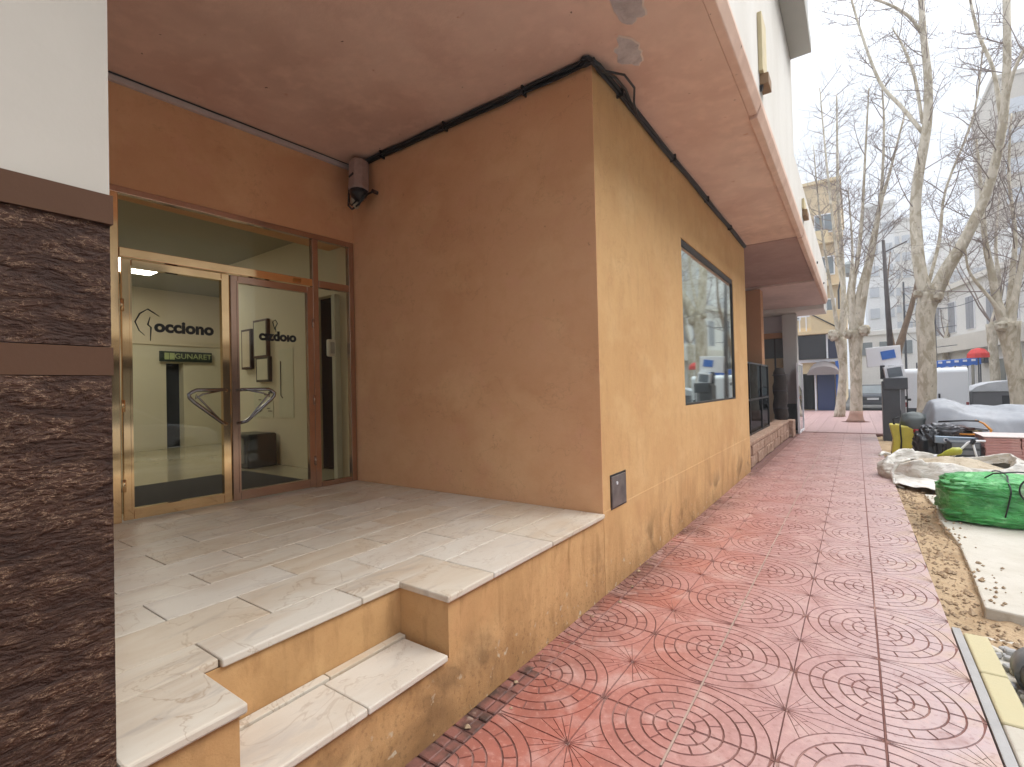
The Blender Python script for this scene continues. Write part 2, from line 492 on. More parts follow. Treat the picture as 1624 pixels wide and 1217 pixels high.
# sidewalk: base slab + moulded red tiles as parts
T = 0.3675
X0 = -1.04 - T
sidewalk = MB().box(FX-0.25,-3,-0.15,0.43,17.4,-0.0105).box(FX-3.2,17.4,-0.15,1.25,31.5,-0.0115).box(-5.2,9.3,-0.15,FX-0.25,17.4,-0.0105).build('sidewalk', M_joint, kind='structure', loc=(0,0,0))

def inset_poly(P, d):
    """move every edge of a small outline inwards by d"""
    n = len(P); out = []
    A = sum(P[i][0]*P[(i+1)%n][1]-P[(i+1)%n][0]*P[i][1] for i in range(n))
    if A < 0: P = P[::-1]
    L = []
    for i in range(n):
        ax, ay = P[i]; bx, by = P[(i+1) % n]
        dx, dy = bx-ax, by-ay; l = math.hypot(dx, dy)
        if l < 1e-6: continue
        nx, ny = -dy/l, dx/l
        L.append((ax+nx*d, ay+ny*d, dx/l, dy/l))
    m = len(L)
    for i in range(m):
        x1,y1,a1,b1 = L[i-1]; x2,y2,a2,b2 = L[i]
        den = a1*b2-b1*a2
        if abs(den) < 0.05: out.append((x2, y2)); continue
        t = ((x2-x1)*b2-(y2-y1)*a2)/den
        out.append((x1+a1*t, y1+b1*t))
    return out

def arc(cx, cy, r, a, b, n):
    return [(cx+r*math.cos(a+(b-a)*i/n), cy+r*math.sin(a+(b-a)*i/n)) for i in range(n+1)]

def moulded_tile(seed=0):
    """one tile: a quarter of the ring rosette at corner (0,0), fan of blocks at corner (T,T)"""
    rnd = random.Random(seed)
    m = MB(); g = 0.0034; H = math.pi/2; t = T-0.0028
    cells = []
    rr = [0.353, 0.296, 0.238, 0.172, 0.118, 0.058]
    # outer plain band, block ring, plain band, block ring, inner band, core
    def band(r1, r0, cuts, n):
        for a, b in zip(cuts[:-1], cuts[1:]):
            k = max(1, int(n*(b-a)/H+0.5))
            cells.append(arc(0,0,r1,a,b,k) + arc(0,0,r0,b,a,k))
    band(rr[0], rr[1], [0, H], 12)
    band(rr[1], rr[2], [0]+[H*(i+rnd.uniform(-.12,.12))/5 for i in range(1,5)]+[H], 10)
    band(rr[2], rr[3], [0, H], 8)
    band(rr[3], rr[4], [0]+[H*(i+rnd.uniform(-.12,.12))/3 for i in range(1,3)]+[H], 6)
    band(rr[4], rr[5], [0, H*0.55, H], 4)
    cells.append([(0,0)] + arc(0,0,rr[5],0,H,3))
    # fan from the opposite corner
    ang = [0, 0.24, 0.42, 0.58, 0.76, 1.0]
    def hit(a):
        dx, dy = -math.cos(a), -math.sin(a)
        best = min([(t/abs(dx)) if abs(dx) > 1e-6 else 9, (t/abs(dy)) if abs(dy) > 1e-6 else 9])
        b = 2*(t*dx+t*dy); c = 2*t*t-rr[0]**2; D = b*b-4*c
        if D > 0:
            q = (-b-math.sqrt(D))/2
            if 0 < q < best: best = q
        return best
    for i in range(len(ang)-1):
        a0, a1 = ang[i]*H, ang[i+1]*H
        k = 5
        ends = [(t-math.cos(a)*hit(a), t-math.sin(a)*hit(a)) for a in [a0+(a1-a0)*j/k for j in range(k+1)]]
        r0 = 0.0
        split = 0.52 + 0.08*((i*7) % 3) if i in (1,3) else None
        start = [(t-math.cos(a)*r0, t-math.sin(a)*r0) for a in (a1, a0)] if r0 else [(t,t)]
        if split:
            mid = [(t-math.cos(a)*hit(a)*split, t-math.sin(a)*hit(a)*split) for a in (a0, a1)]
            cells.append(('f', start + mid))
            cells.append(('f', ends + mid[::-1]))
        else:
            cells.append(('f', start + ends))
    for c in cells:
        gg = g
        if c[0] == 'f': gg = 0.0010; c = c[1]
        top = inset_poly(c, gg+0.0010); bot = inset_poly(c, gg)
        if len(top) != len(bot) or len(top) < 3: continue
        n = len(top)
        m.poly([(p[0]-t/2,p[1]-t/2,0.0) for p in top]+[(p[0]-t/2,p[1]-t/2,-0.006) for p in bot],
               [tuple(range(n))]+[(i, n+i, n+(i+1)%n, (i+1)%n) for i in range(n)])
    m.poly([(-t/2,-t/2,-0.0055),(t/2,-t/2,-0.0055),(t/2,t/2,-0.0055),(-t/2,t/2,-0.0055),
            (-t/2,-t/2,-0.010),(t/2,-t/2,-0.010),(t/2,t/2,-0.010),(-t/2,t/2,-0.010)],
           [(0,1,2,3),(7,6,5,4),(0,4,5,1),(1,5,6,2),(2,6,7,3),(3,7,4,0)])
    return m
protos = []
M_groove = Mat('groove_dirt', lin((124,86,78)), 0.95)
M_groove.vary(1.3, lin((190,158,146)), 0.52, 0.66, 0.8, 5, vec=M_groove.coord(rand=True)); M_groove.mix(M_groove.rng(M_groove.pos(1), 3.5, 10, 0, 0.7), lin((160,124,118))); M_groove.vary(9, lin((84,54,48)), 0.5, 0.7, 0.7, 4); M_groove = M_groove.m  # paler down the pavement: the far fade of the grooves is painted in
for s_ in range(3):
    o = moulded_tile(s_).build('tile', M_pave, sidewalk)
    o.data.materials.append(M_groove)
    for p_ in o.data.polygons:
        if p_.center.z < -0.005: p_.material_index = 1
    protos.append(o.data); bpy.data.objects.remove(o)
rnd = random.Random(5)
n_tiles = 0
YB = 2.1905            # a joint through circle centres; stars sit half-way
for j in range(-5, 74):
    for i in range(-1, 5):
        x = X0 + (i+0.5)*T; y = YB + (j+0.5)*T
        if y > 17.3 or (i == -1 and (y < 2.3 or y > 9.2)): continue
        # circle corner: even columns' left edge / odd columns' right edge; rows likewise
        cx_low = (i % 2 == 0); cy_low = (j % 2 == 0)
        rot = {(True,True):0, (False,True):90, (False,False):180, (True,False):270}[(cx_low,cy_low)]
        if n_tiles < 297:
            o = bpy.data.objects.new('tile', protos[rnd.randrange(3)])
            o.parent = sidewalk
            k = 0.0012
            o.location = (x, y, rnd.uniform(-k, k))
            o.rotation_euler = (rnd.uniform(-.0016,.0016), rnd.uniform(-.0016,.0016), R(rot))
            COL.objects.link(o); n_tiles += 1
far = MB()
for j in range(0, 40):
    for i in range(0, 12):
        x = -3.2 + i*T; y = 17.62 + j*T
        if x < 1.0 and y < 31.2: far.box(x+.003, y+.003, -0.012, x+T-.003, y+T-.003, -0.001)
far.build('far_tiles', M_paveplain, sidewalk, kind='stuff')
# dark cobble strip between wall and tiles
cob = MB(); rnd = random.Random(3)
y = 0.9
while y < 2.17:
    l = rnd.uniform(0.05, 0.10)
    xa = FX-0.02 if y < 9.24 else FX-0.05
    for (a, b) in ((xa, -1.466+rnd.uniform(-.006,.006)), (-1.462, X0-0.006)):
        if y < 12: cob.box(a+rnd.uniform(0,.004), y+rnd.uniform(0,.01), -0.012, b, y+l-.006, rnd.uniform(-.004,.004))
        else: cob.box(a, y, -0.012, b, y+l-.006, -.001)
    y += l
M_cob = Mat('dark_stained_cobble', lin((130,84,74)), 0.6); M_cob.vary(6, lin((60,48,42)), 0.4, 0.6, 0.9, 5); M_cob.vary(13, lin((168,150,134)), 0.62, 0.72, 0.7, 5); M_cob.bump(M_cob.noise(60,4),0.4,0.004)
bevel(cob.build('edge_cobble_strip', M_cob.m, sidewalk, kind='stuff'), 0.004, 1)
# pale mortar line along one joint (x = -0.672)
pale = MB(); rnd = random.Random(9)
y = 0.9
while y < 17.2:
    l = rnd.uniform(0.25, 0.6)
    pale.box(X0+2*T-.004, y, -0.010, X0+2*T+.004, y+l, 0.0018)
    y += l+rnd.uniform(0.0, 0.03)
pale.build('mortar_line', M_jointpale, sidewalk)
MB().box(X0+4*T-.0022,0.4,-0.010,X0+4*T+.0022,17.2,-.0012).build('joint_filler', M_groove, sidewalk)
# kerb: narrow grey strip and stone kerb with faded yellow paint
kerb = thing('kerb', (0.5,3.0,0), kind='structure')
bevel(MB().box(0.434,-2,-0.14,0.474,3.95,0.004).build('kerb_strip', M_kerb, kerb), 0.003)
for (a, b, mt) in ((-2.0,-0.99,M_concrete),(-0.98,0.01,M_concrete),(0.02,1.01,M_concrete),(1.02,2.01,M_concrete),(2.02,2.94,M_concrete),(2.95,3.40,M_yellow),(3.408,3.88,M_yellow)):
    bevel(MB().box(0.477,a,-0.14,0.585,b,0.012).build('kerb_stone', mt, kerb), 0.012, 3)

# dirt strip and broken concrete slab on the road side
def edge_x(y): return 0.432 + (0.0 if y < 17.4 else 0)
def dirt_h(u, v):
    y = 3.9 + v*14.5; x = 0.435 + u*5.0
    h = -0.055 + 0.06*fbm(x*1.3, y*1.3, 3) + 0.02*fbm(x*6, y*6, 5)
    if x < 0.46: h = min(h, -0.005)
    if y < 4.6: h -= 0.02*(4.6-y)
    return (x, y, max(h, -0.12))
dirt_g = grid_mesh('dirt', 150, 300, dirt_h, M_dirt, kind='structure')
slab = thing('concrete_slab', (1.6, 6.5, 0), kind='structure')
sl = [(0.655,4.42),(0.70,5.2),(0.735,6.0),(0.70,6.95),(0.74,7.6),(0.70,8.4),(4.6,8.6),(4.6,4.2),(3.2,4.35),(2.2,4.25),(1.5,4.38),(1.0,4.34)]
b_ = MB().prism(sl, 2, -0.12, -0.002).build('slab_panel', M_concrete, slab); bevel(b_, 0.012, 2)
lower = MB().box(0.60,1.2,-0.15,4.6,4.1,-0.075)
lower.build('concrete_apron', M_concrete, kind='structure')
st = MB(); rnd = random.Random(21)
for k in range(1500):
    if k < 1150: y = rnd.uniform(4.0, 11); x = 0.45 + abs(rnd.gauss(0,0.16))
    elif k < 1350: y = rnd.uniform(3.95, 4.35); x = rnd.uniform(0.62, 2.0)
    else: y = rnd.uniform(1.6, 15); x = FX + abs(rnd.gauss(0.0,0.05)) + .02
    r_ = rnd.uniform(0.004, 0.016) if rnd.random() < .93 else rnd.uniform(0.016,0.035)
    if k >= 1350: r_ *= 0.6
    z = dirt_h((x-.435)/5, (y-3.9)/14.5)[2] if k < 1350 else 0.0
    if 0.66 < x and 4.45 < y < 8.4: z = 0.0
    P = [(x+r_*rnd.uniform(.7,1.3)*a, y+r_*rnd.uniform(.7,1.3)*b, z+r_*.8*c*rnd.uniform(.7,1.2)+r_*.3) for a,b,c in ((1,0,0),(0,1,0),(-1,0,0),(0,-1,0),(0,0,1),(0,0,-1))]
    st.poly(P, [(0,1,4),(1,2,4),(2,3,4),(3,0,4),(1,0,5),(2,1,5),(3,2,5),(0,3,5)])
st.build('gravel', plain('gravel_stone', lin((172,148,120)), 0.95, var=0.3, scale=20), kind='stuff', label='small stones and crumbs of mortar scattered on the dirt and along the wall foot')

# ================================================================== MAIN BUILDING
bld = thing('orange_building', (FX, 6.0, 0), 'ochre plastered building with a deep terracotta soffit over the raised entrance', 'building')
WY0, WY1, WZ0, WZ1 = 5.43, 8.18, 1.285, 3.13
END = 9.24
ZC = 3.91
fw = MB()
for (a, b, c, e) in ((3.266,WY0,0,ZC),(WY1,END,0,ZC),(WY0,WY1,0,WZ0),(WY0,WY1,WZ1,ZC)):
    fw.box(FX-0.22, max(a,3.2725), c, FX, b, e)
fw.build('facade_wall', M_facade, bld)
MB().box(FX-5.0, END-0.2, 0, FX-0.22, END, ZC).build('end_wall', M_facade, bld)
# plinth band, slightly proud, from z 0.0 to 0.64 at the far half
pl = MB(); rnd = random.Random(2)
MB().prism([(FX,0),(FX+0.002,0),(FX+0.0018,0.594),(FX,0.60)], 1, 3.2725, END+0.01).build('plinth_band', M_facade, bld)
# entrance recess walls (the door line runs slightly askew to the street)
def DLX(y): return -4.313 + (y-3.262)*0.0682
MB().box(-4.40, 3.272, 0.0, FX-0.222, 3.46, ZC).box(-4.40, 3.266, 0.559, FX-0.0, 3.2718, ZC).build('recess_side_wall', M_recess, bld)
MB().prism([(-4.75,-3.0),(-4.75,3.266),(DLX(3.266),3.266),(DLX(-3.0),-3.0)], 2, 3.092, ZC).build('door_header_wall', M_recess, bld)
MB().prism([(-4.75,-3.0),(-4.75,1.20),(DLX(1.20),1.20),(DLX(-3.0),-3.0)], 2, 0.59, 3.09).build('door_flank_wall', M_recess, bld)
# soffits
MB().box(-4.62,-3.0,ZC,-0.72,9.25,ZC+0.2).build('soffit', M_soffit, bld)
MB().box(-6.5,9.256,ZC-0.012,-0.72,13.3,ZC+0.2).build('soffit', M_soffit2, bld)
MB().box(-6.5,13.306,ZC-0.05,-0.72,17.4,ZC+0.2).build('soffit', M_soffit3, bld)
MB().box(-6.5,17.406,ZC-0.16,-0.72,19.0,ZC+0.2).build('end_beam', M_white, bld)
for (a, b, z) in ((-3.0,4.83,0.0),(4.835,9.25,-0.03),(9.256,17.4,-0.045)):
    o = MB().prism([(-0.72,ZC+z-0.002),(-0.655,ZC+z+0.004),(-0.618,ZC+z+0.095),(-0.618,ZC+0.13),(-0.72,ZC+0.13)], 1, a, b).build('drip_edge', M_soffit, bld)
    bevel(o, 0.008, 2)
# upper white walls
MB().box(-0.80,-3.0,ZC+0.13,-0.622,7.90,9.5).build('upper_wall', M_white, bld)
MB().box(-0.80,7.903,ZC+0.13,-0.622,17.35,4.72).build('parapet', M_white, bld)
MB().box(-5.0,-3.0,ZC+0.2,-0.80,17.3,ZC+0.4).build('floor_slab', M_white, bld)
MB().box(-5.0,7.7,ZC+0.4,-0.80,7.9,9.5).build('upper_end_wall', M_white, bld)
bevel(MB().box(-0.622,-3.0,6.0,-0.37,7.80,6.2).build('balcony_slab', plain('grey_balcony_paint', lin((168,166,160)), 0.8, var=0.08, scale=2), bld), 0.01)
bevel(MB().box(-0.622,-3.0,6.2,-0.39,7.77,7.3).build('balcony_front', plain('grey_balcony_render', lin((176,176,174)), 0.8, var=0.08, scale=2), bld), 0.01)
M_spout = plain('cream_drain_paint', lin((206,190,150)), 0.7, var=0.15, scale=6)
for (y, z0, z1, w_) in ((4.74, 4.24, 4.76, 0.26), (8.95, 4.26, 4.42, 0.4)):
    o = MB().box(-0.622,y,z0,-0.585,y+w_,z1).build('drain_cover', M_spout, bld); bevel(o, 0.006)
    o = MB().box(-0.622,y+0.05,z0-0.10,-0.55,y+w_-.02,z0-0.002).build('drain_bracket', plain('rusty_bracket', lin((140,110,78)), 0.7), bld); bevel(o, 0.006)
for y in (4.8, 12.5, 15.2):
    MB().tube([(-0.64,y,4.12),(-0.60,y,4.11)], 0.028, 10).build('weep_pipe', M_black, bld)
# peeled patches on the soffit
def patch(cx, cy, rx, ry, seed, mat_in):
    rnd = random.Random(seed); n = 26; P = []; Q = []
    for k in range(n):
        a = 2*math.pi*k/n; r_ = 1+0.45*fbm(math.cos(a)*1.3+seed, math.sin(a)*1.3)+rnd.uniform(-.06,.06)
        P.append((cx+rx*r_*math.cos(a), cy+ry*r_*math.sin(a)))
        Q.append((cx+rx*(r_+0.10)*math.cos(a)+.004, cy+ry*(r_+0.08)*math.sin(a)-.004))
    m = MB(); n = len(P)
    m.poly([(*q, ZC-0.0035) for q in Q]+[(*p, ZC-0.006) for p in P], [(i,(i+1)%n,n+(i+1)%n,n+i) for i in range(n)])
    m.build('torn_paint_edge', plain('torn_plaster_edge', lin((222,204,190)), 0.9), bld)
    MB().prism(P, 2, ZC-0.0045, ZC+0.001).build('peeled_patch', mat_in, bld)
M_patch = Mat('bare_grey_plaster', lin((200,192,190)), 0.85); M_patch.vary(7, lin((166,156,154)), 0.35, 0.7, 0.9, 5); M_patch.bump(M_patch.noise(20,5),0.7,0.02); M_patch = M_patch.m
patch(-1.11, 2.94, 0.10, 0.16, 3, M_patch)
patch(-1.275, 3.365, 0.085, 0.155, 8, M_patch)
# meter cover
fr = MB()
o = MB().box(FX,3.40,0.585,FX+0.004,3.70,0.845).build('meter_recess', M_black, bld)
o = MB().box(FX+0.003,3.405,0.60,FX+0.016,3.675,0.832).build('meter_cover', M_steel, bld); bevel(o, 0.004)
c_ = MB().tube([(FX+0.015,3.49,0.775),(FX+0.022,3.49,0.775)], 0.013, 12).build('lock', plain('lock_white', lin((226,226,230)), 0.4), o)
# window of the facade
win = thing('window', (FX-0.05, WY0, WZ0)); win.parent = bld; win.location = Vector((FX-0.05, WY0, WZ0)) - bld.location
M_wframe = plain('dark_grey_window_frame', lin((58,56,54)), 0.5, 0.3)
f_ = MB(); t_ = 0.045
f_.box(FX-0.12,WY0,WZ1-0.07,FX-0.012,WY1,WZ1); f_.box(FX-0.10,WY0,WZ0,FX-0.008,WY1,WZ0+0.025)
f_.box(FX-0.10,WY0,WZ0+0.025,FX-0.01,WY0+0.02,WZ1-0.07); f_.box(FX-0.10,WY1-0.035,WZ0+0.025,FX-0.008,WY1,WZ1-0.07)
bevel(f_.build('frame', M_wframe, win), 0.004)
MB().box(FX-0.03,WY0+0.02,WZ0+0.025,FX-0.025,WY1-0.035,WZ1-0.07).build('pane', M_winglass, win)
MB().box(FX-0.5,WY0+0.0,WZ0,FX-0.49,WY1,WZ1).build('window_backing', M_dark, bld)  # near-black backing sheet behind the pane

# ------------------------------------------------------------------ left pillar
pil = thing('pillar', (FX-0.2, 0.0, 0), 'pillar clad in dark split stone with brown bands and an ivory top, left of the steps', 'pillar')
PX, PY = FX+0.002, 0.421
MB().box(PX-0.4,-2.5,0.0,PX,PY,1.558).build('stone_cladding', M_stone, pil)
MB().box(PX-0.4,-2.5,1.560,PX+0.004,PY+0.003,1.630).build('painted_band', M_band, pil)
MB().box(PX-0.4,-2.5,1.632,PX,PY,1.935).build('stone_cladding', M_stone, pil)
MB().box(PX-0.4,-2.5,1.937,PX+0.012,PY+0.004,2.009).build('painted_band', M_band, pil)
MB().box(PX-0.4,-2.5,2.011,PX,PY,ZC-0.002).build('plastered_top', M_whitepillar, pil)
# rough split face in relief
def relief(z0, z1, name):
    def fn(u, v):
        y = -0.4 + u*(PY-0.001+0.4); z = z0 + v*(z1-z0)
        n = fbm(y*18, z*36, 1, 5)*0.0016 + fbm(y*55, z*120, 4, 4)*0.0022
        return (PX+0.004+n, y, z)
    ny = max(40, int((z1-z0)/0.004))
    grid_mesh(name, 170, ny, fn, M_stone, pil, smooth=False)
relief(0.0, 1.558, 'split_stone_face'); relief(1.632, 1.935, 'split_stone_face')

# ------------------------------------------------------------------ raised platform and step
plat = thing('entrance_platform', (-3.0, 1.6, 0), 'raised entrance platform paved in pale marble, with a recessed step', 'platform')
ZT = 0.59; TB = 0.558
pb = MB()
pb.box(-4.6,-2.5,0,-1.835,3.266,TB)
pb.box(-1.835,1.62,0,FX,3.2724,TB); pb.box(-1.835,0.422,0,FX,0.715,TB)
pb.box(-1.835,0.715,0,FX,1.62,0.308)
pb.build('platform_body', M_step, plat)
MB().box(-4.6,-2.5,TB,-1.84,3.264,TB+0.024).box(-1.84,1.625,TB,-1.525,3.264,TB+0.024).box(-1.84,0.425,TB,-1.525,0.71,TB+0.024).build('grout_bed', M_grout, plat)
rnd = random.Random(12)
def slab_tile(x0, y0, x1, y1, z0=TB+0.001, z1=ZT, bev=0.003, name='marble_tile'):
    j = 0.0021
    dz = rnd.uniform(-.0008,.0008)
    o = MB().box(x0+j,y0+j,z0,x1-j,y1-j,z1+dz).build(name, M_marble, plat)
    bevel(o, bev, 2); return o
rows = [-1.835,-2.03,-2.335,-2.60,-2.85,-3.11,-3.41,-3.67,-3.93,-4.18,-4.56]
joint0 = [0.80,1.09,0.81,1.10,0.80,1.09,0.80,1.10,0.81,1.08]
for k in range(10):
    y = joint0[k] - 0.585
    if k == 0:
        ys = [0.43,0.80,1.39,1.94,2.52,3.262]
    else:
        ys = []
        yy = joint0[k]-0.585*4
        while yy < 3.26:
            ys.append(yy + rnd.uniform(-.01,.01)); yy += 0.585
        ys[0] = max(ys[0], -1.6); ys.append(3.262)
    for a, b in zip(ys[:-1], ys[1:]):
        if b-a < 0.04: continue
        x1 = rows[k]
        if k == 0:
            x1 = -1.818 if b <= 1.95 and a >= 0.79 else rows[k]
            if a < 0.79 : x1 = -1.835
        slab_tile(rows[k+1], a, x1, b, bev=0.006 if k == 0 else 0.003)
# front slabs left and right of the recess (overhanging)
slab_tile(-1.833, 0.425, -1.500, 0.735, bev=0.007)
slab_tile(-1.833, 1.603, -1.500, 1.94, bev=0.007)
slab_tile(-1.833, 1.94, -1.500, 2.52, bev=0.007)
slab_tile(-1.833, 2.52, -1.500, 3.262, bev=0.007)
# tread slabs
slab_tile(-1.785, 0.735, -1.500, 1.165, 0.309, 0.338, 0.006, 'step_slab')
slab_tile(-1.785, 1.165, -1.500, 1.598, 0.309, 0.338, 0.006, 'step_slab')
slab_tile(-1.834, 0.72, -1.787, 1.20, 0.309, 0.345, 0.003, 'step_slab')
slab_tile(-1.834, 1.20, -1.787, 1.612, 0.309, 0.345, 0.003, 'step_slab')

# ------------------------------------------------------------------ entrance: frames, leaves, transoms
ent = thing('glazed_entrance', (-4.38, 2.3, ZT), 'bronze framed glass double door with transom and narrow sidelight in the recess', 'entrance')
DX = -4.38
def bar(name, y0, y1, z0, z1, mt, par=ent, x0=DX-0.05, x1=DX+0.01, bv=0.004):
    return bevel(MB().box(x0,y0,z0,x1,y1,z1).build(name, mt, par), bv, 2)
YL, YR, ZTOP = 1.205, 3.262, 3.09
YM = 2.805                     # mullion between doors and sidelight
bar('jamb', YL, YL+0.075, ZT, ZTOP-0.05, M_bronze_lit)
bar('jamb', YR-0.06, YR, ZT, ZTOP-0.05, M_bronze)
bar('head_rail', YL, YR, ZTOP-0.05, ZTOP, M_bronze)
bar('mullion', YM-0.005, YM+0.055, ZT, ZTOP-0.05, M_bronze)
bar('transom_rail', YL+0.077, YM-0.007, 2.565, 2.635, M_bronze_lit)
bar('transom_rail', YM+0.057, YR-0.062, 2.565, 2.635, M_bronze)
bar('sill', YM+0.057, YR-0.062, ZT, ZT+0.05, M_bronze)
MB().box(DX-0.025,YL+0.07,2.63,DX-0.019,YM,ZTOP-0.045).build('transom_pane', M_glass, ent)
MB().box(DX-0.025,YM+0.05,2.63,DX-0.019,YR-0.055,ZTOP-0.045).build('transom_pane', M_glass, ent)
MB().box(DX-0.025,YM+0.05,ZT+0.045,DX-0.019,YR-0.055,2.57).build('sidelight_pane', M_glass, ent)
bar('closer_plate', 2.60, 2.68, 2.58, 2.62, plain('brass_plate', lin((190,140,80)), 0.3, 0.7), x0=DX+0.01, x1=DX+0.014)
def leaf(y0, y1, mt, hy, hdir):
    L = thing('door', (DX, (y0+y1)/2, ZT)); L.parent = ent; L.location = Vector((DX,(y0+y1)/2,ZT))-ent.location
    z0, z1, s = ZT+0.012, 2.553, 0.062
    x0, x1 = DX-0.03, DX+0.02
    f = MB(); f.box(x0,y0,z0,x1,y0+s,z1); f.box(x0,y1-s,z0,x1,y1,z1); f.box(x0,y0+s,z1-s,x1,y1-s,z1); f.box(x0,y0+s,z0,x1,y1-s,z0+s+.02)
    bevel(f.build('door_frame', mt, L), 0.005, 2)
    q = MB(); e=.014
    q.box(x1,y0+s-e,z0+s+.006,x1+.006,y0+s,z1-s+e); q.box(x1,y1-s,z0+s+.006,x1+.006,y1-s+e,z1-s+e); q.box(x1,y0+s,z1-s,x1+.006,y1-s,z1-s+e); q.box(x1,y0+s,z0+s+.006,x1+.006,y1-s,z0+s+.02)
    q.build('glazing_bead', mt, L)
    MB().box(DX-0.008,y0+s,z0+s+.02,DX-0.002,y1-s,z1-s).build('door_pane', M_glass, L)
    # triangular pull: two bars on a bent tube
    hx = x1+0.055
    A = (x1, hy, 1.555); B = (hx, hy+hdir*0.03, 1.56); Cc = (hx, hy+hdir*0.27, 1.545); D = (hx, hy+hdir*0.29, 1.50); E_ = (hx, hy+hdir*0.05, 1.285); F = (x1, hy, 1.27)
    P = [A, B, (hx, hy+hdir*0.24, 1.56), Cc, (hx, hy+hdir*0.295, 1.525), D, (hx, hy+hdir*0.26, 1.465), E_, F]
    MB().tube(P, 0.0145, 10).build('handle', M_chrome, L, smooth=True)
    P2 = [(p[0]+.004, p[1]-hdir*(0.045 if 1 < i_ < 7 else 0.0), p[2]-0.0 + (-.035 if i_ in (2,3,4) else 0.02 if i_ in (5,6) else 0)) for i_, p in enumerate(P)]
    MB().tube(P2[1:8], 0.007, 8).build('handle', M_chrome, L, smooth=True)
    for z in (0.86, 1.45, 2.2):
        MB().tube([(x1+.004, (y0+.004) if hdir < 0 else (y1-.004), z-.045),(x1+.004, (y0+.004) if hdir < 0 else (y1-.004), z+.045)], 0.011, 10).build('hinge', mt, L, smooth=True)
    return L
ent.rotation_euler.z = -0.0681
L1 = leaf(YL+0.085, 2.033, M_bronze_lit, 1.995, -1)
L2 = leaf(2.043, YM-0.010, M_bronze, 2.085, 1)
# lettering on the glass
def on_door(y, z, x=DX+0.001, flip=False):
    M = Matrix.Translation((x, y, z)) @ Matrix(((0,0,1,0),(1,0,0,0),(0,1,0,0),(0,0,0,1)))
    if flip: M = M @ Matrix.Scale(-1, 4, (1,0,0))
    return M
text('lettering', 'occiono', M_ink, L1, on_door(1.705, 2.06), 0.128, 0.0008, 0.006)
text('lettering', 'cızdoıo', M_ink, L2, on_door(2.455, 2.045), 0.118, 0.0008, 0.006)
lg = MB()
lg.tube([(DX+.003,1.50,2.165),(DX+.003,1.455,2.19),(DX+.003,1.405,2.15),(DX+.003,1.375,2.085),(DX+.003,1.40,2.02),(DX+.003,1.435,1.985)], [.002,.004,.006,.005,.004,.002], 6)
lg.tube([(DX+.003,1.455,2.19),(DX+.003,1.53,2.14)], [.006,.003], 6)
lg.tube([(DX+.003,1.47,2.13),(DX+.003,1.455,2.07),(DX+.003,1.475,2.05),(DX+.003,1.47,1.945)], [.003,.006,.006,.003], 6)
lg.build('emblem', M_ink, L1, smooth=True)
lg = MB(); lg.tube([(DX+.003,2.425,2.11),(DX+.003,2.405,2.18),(DX+.003,2.43,2.20),(DX+.003,2.45,2.17),(DX+.003,2.43,2.13),(DX+.003,2.435,2.09)], .004, 6)
lg.build('emblem', M_ink, L2, smooth=True)

# ------------------------------------------------------------------ interior
room = thing('lobby_interior', (-7.5, 1.5, ZT), 'pale green walled lobby behind the glass doors with a polished floor', 'room')
MB().box(-10.4,-3.0,ZT-0.03,-4.43,6.2,ZT-0.002).build('lobby_floor', M_infloor, room)
MB().box(-10.4,-3.0,3.45,-4.61,6.2,3.5).build('lobby_ceiling', M_inceil, room)
MB().box(-10.4,-3.0,ZT,-10.2,3.62,2.46).box(-10.4,3.90,ZT,-10.2,6.2,2.46).box(-10.4,3.62,2.14,-10.2,3.90,2.46).build('back_wall', M_inwall, room)
MB().box(-10.4,-3.0,2.461,-10.17,6.2,3.45).build('back_bulkhead', M_intop, room)
MB().box(-10.45,3.60,ZT,-10.41,3.92,2.2).build('inner_doorway', M_dark, room)  # near-black sheet for the darkness beyond the opening
sw = MB(); sw.box(-7.6,3.5,ZT,-5.42,3.6,3.45); sw.box(-4.76,3.5,ZT,-4.61,3.6,3.45); sw.box(-5.42,3.5,2.68,-4.76,3.6,3.45)
sw.build('right_wall', M_inwall, room)
MB().box(-7.6,3.6,ZT,-7.5,6.2,3.45).build('right_wall_return', M_inwall, room)
MB().box(-10.4,-3.1,ZT,-4.61,-3.0,3.45).box(-10.4,6.2,ZT,-4.61,6.3,3.45).build('side_walls', M_inwall, room)
MB().box(-5.5,4.9,ZT,-4.62,4.95,2.7).box(-5.5,3.602,ZT,-5.45,4.9,2.7).box(-4.66,3.602,ZT,-4.62,4.9,2.7).box(-5.45,3.602,2.66,-4.66,4.9,2.7).box(-5.45,3.602,ZT-.001,-4.66,4.9,ZT+.004).build('service_doorway', M_dark, room)  # closet painted near-black to deepen the darkness inside
MB().box(-4.60,3.262,ZT,-4.44,3.5,3.45).build('corner_pier', M_intop, room)
# dark green sign
sg = thing('hanging_sign', (-10.15, 3.93, 2.26), 'dark green sign with pale lettering above the inner doorway', 'sign')
o = bevel(MB().box(-10.16,3.50,2.165,-10.12,4.36,2.35).build('sign_board', M_gsign, sg), 0.004)
MB().box(-10.12,3.57,2.20,-10.115,3.64,2.32).build('sign_square', M_gpale, sg)
MB().box(-10.12,3.65,2.20,-10.115,3.73,2.32).build('sign_square', M_gpale, sg)
text('sign_lettering', 'GUNARET', M_gpale, sg, on_door(4.04, 2.26, -10.118), 0.135, 0.0008, 0.001)
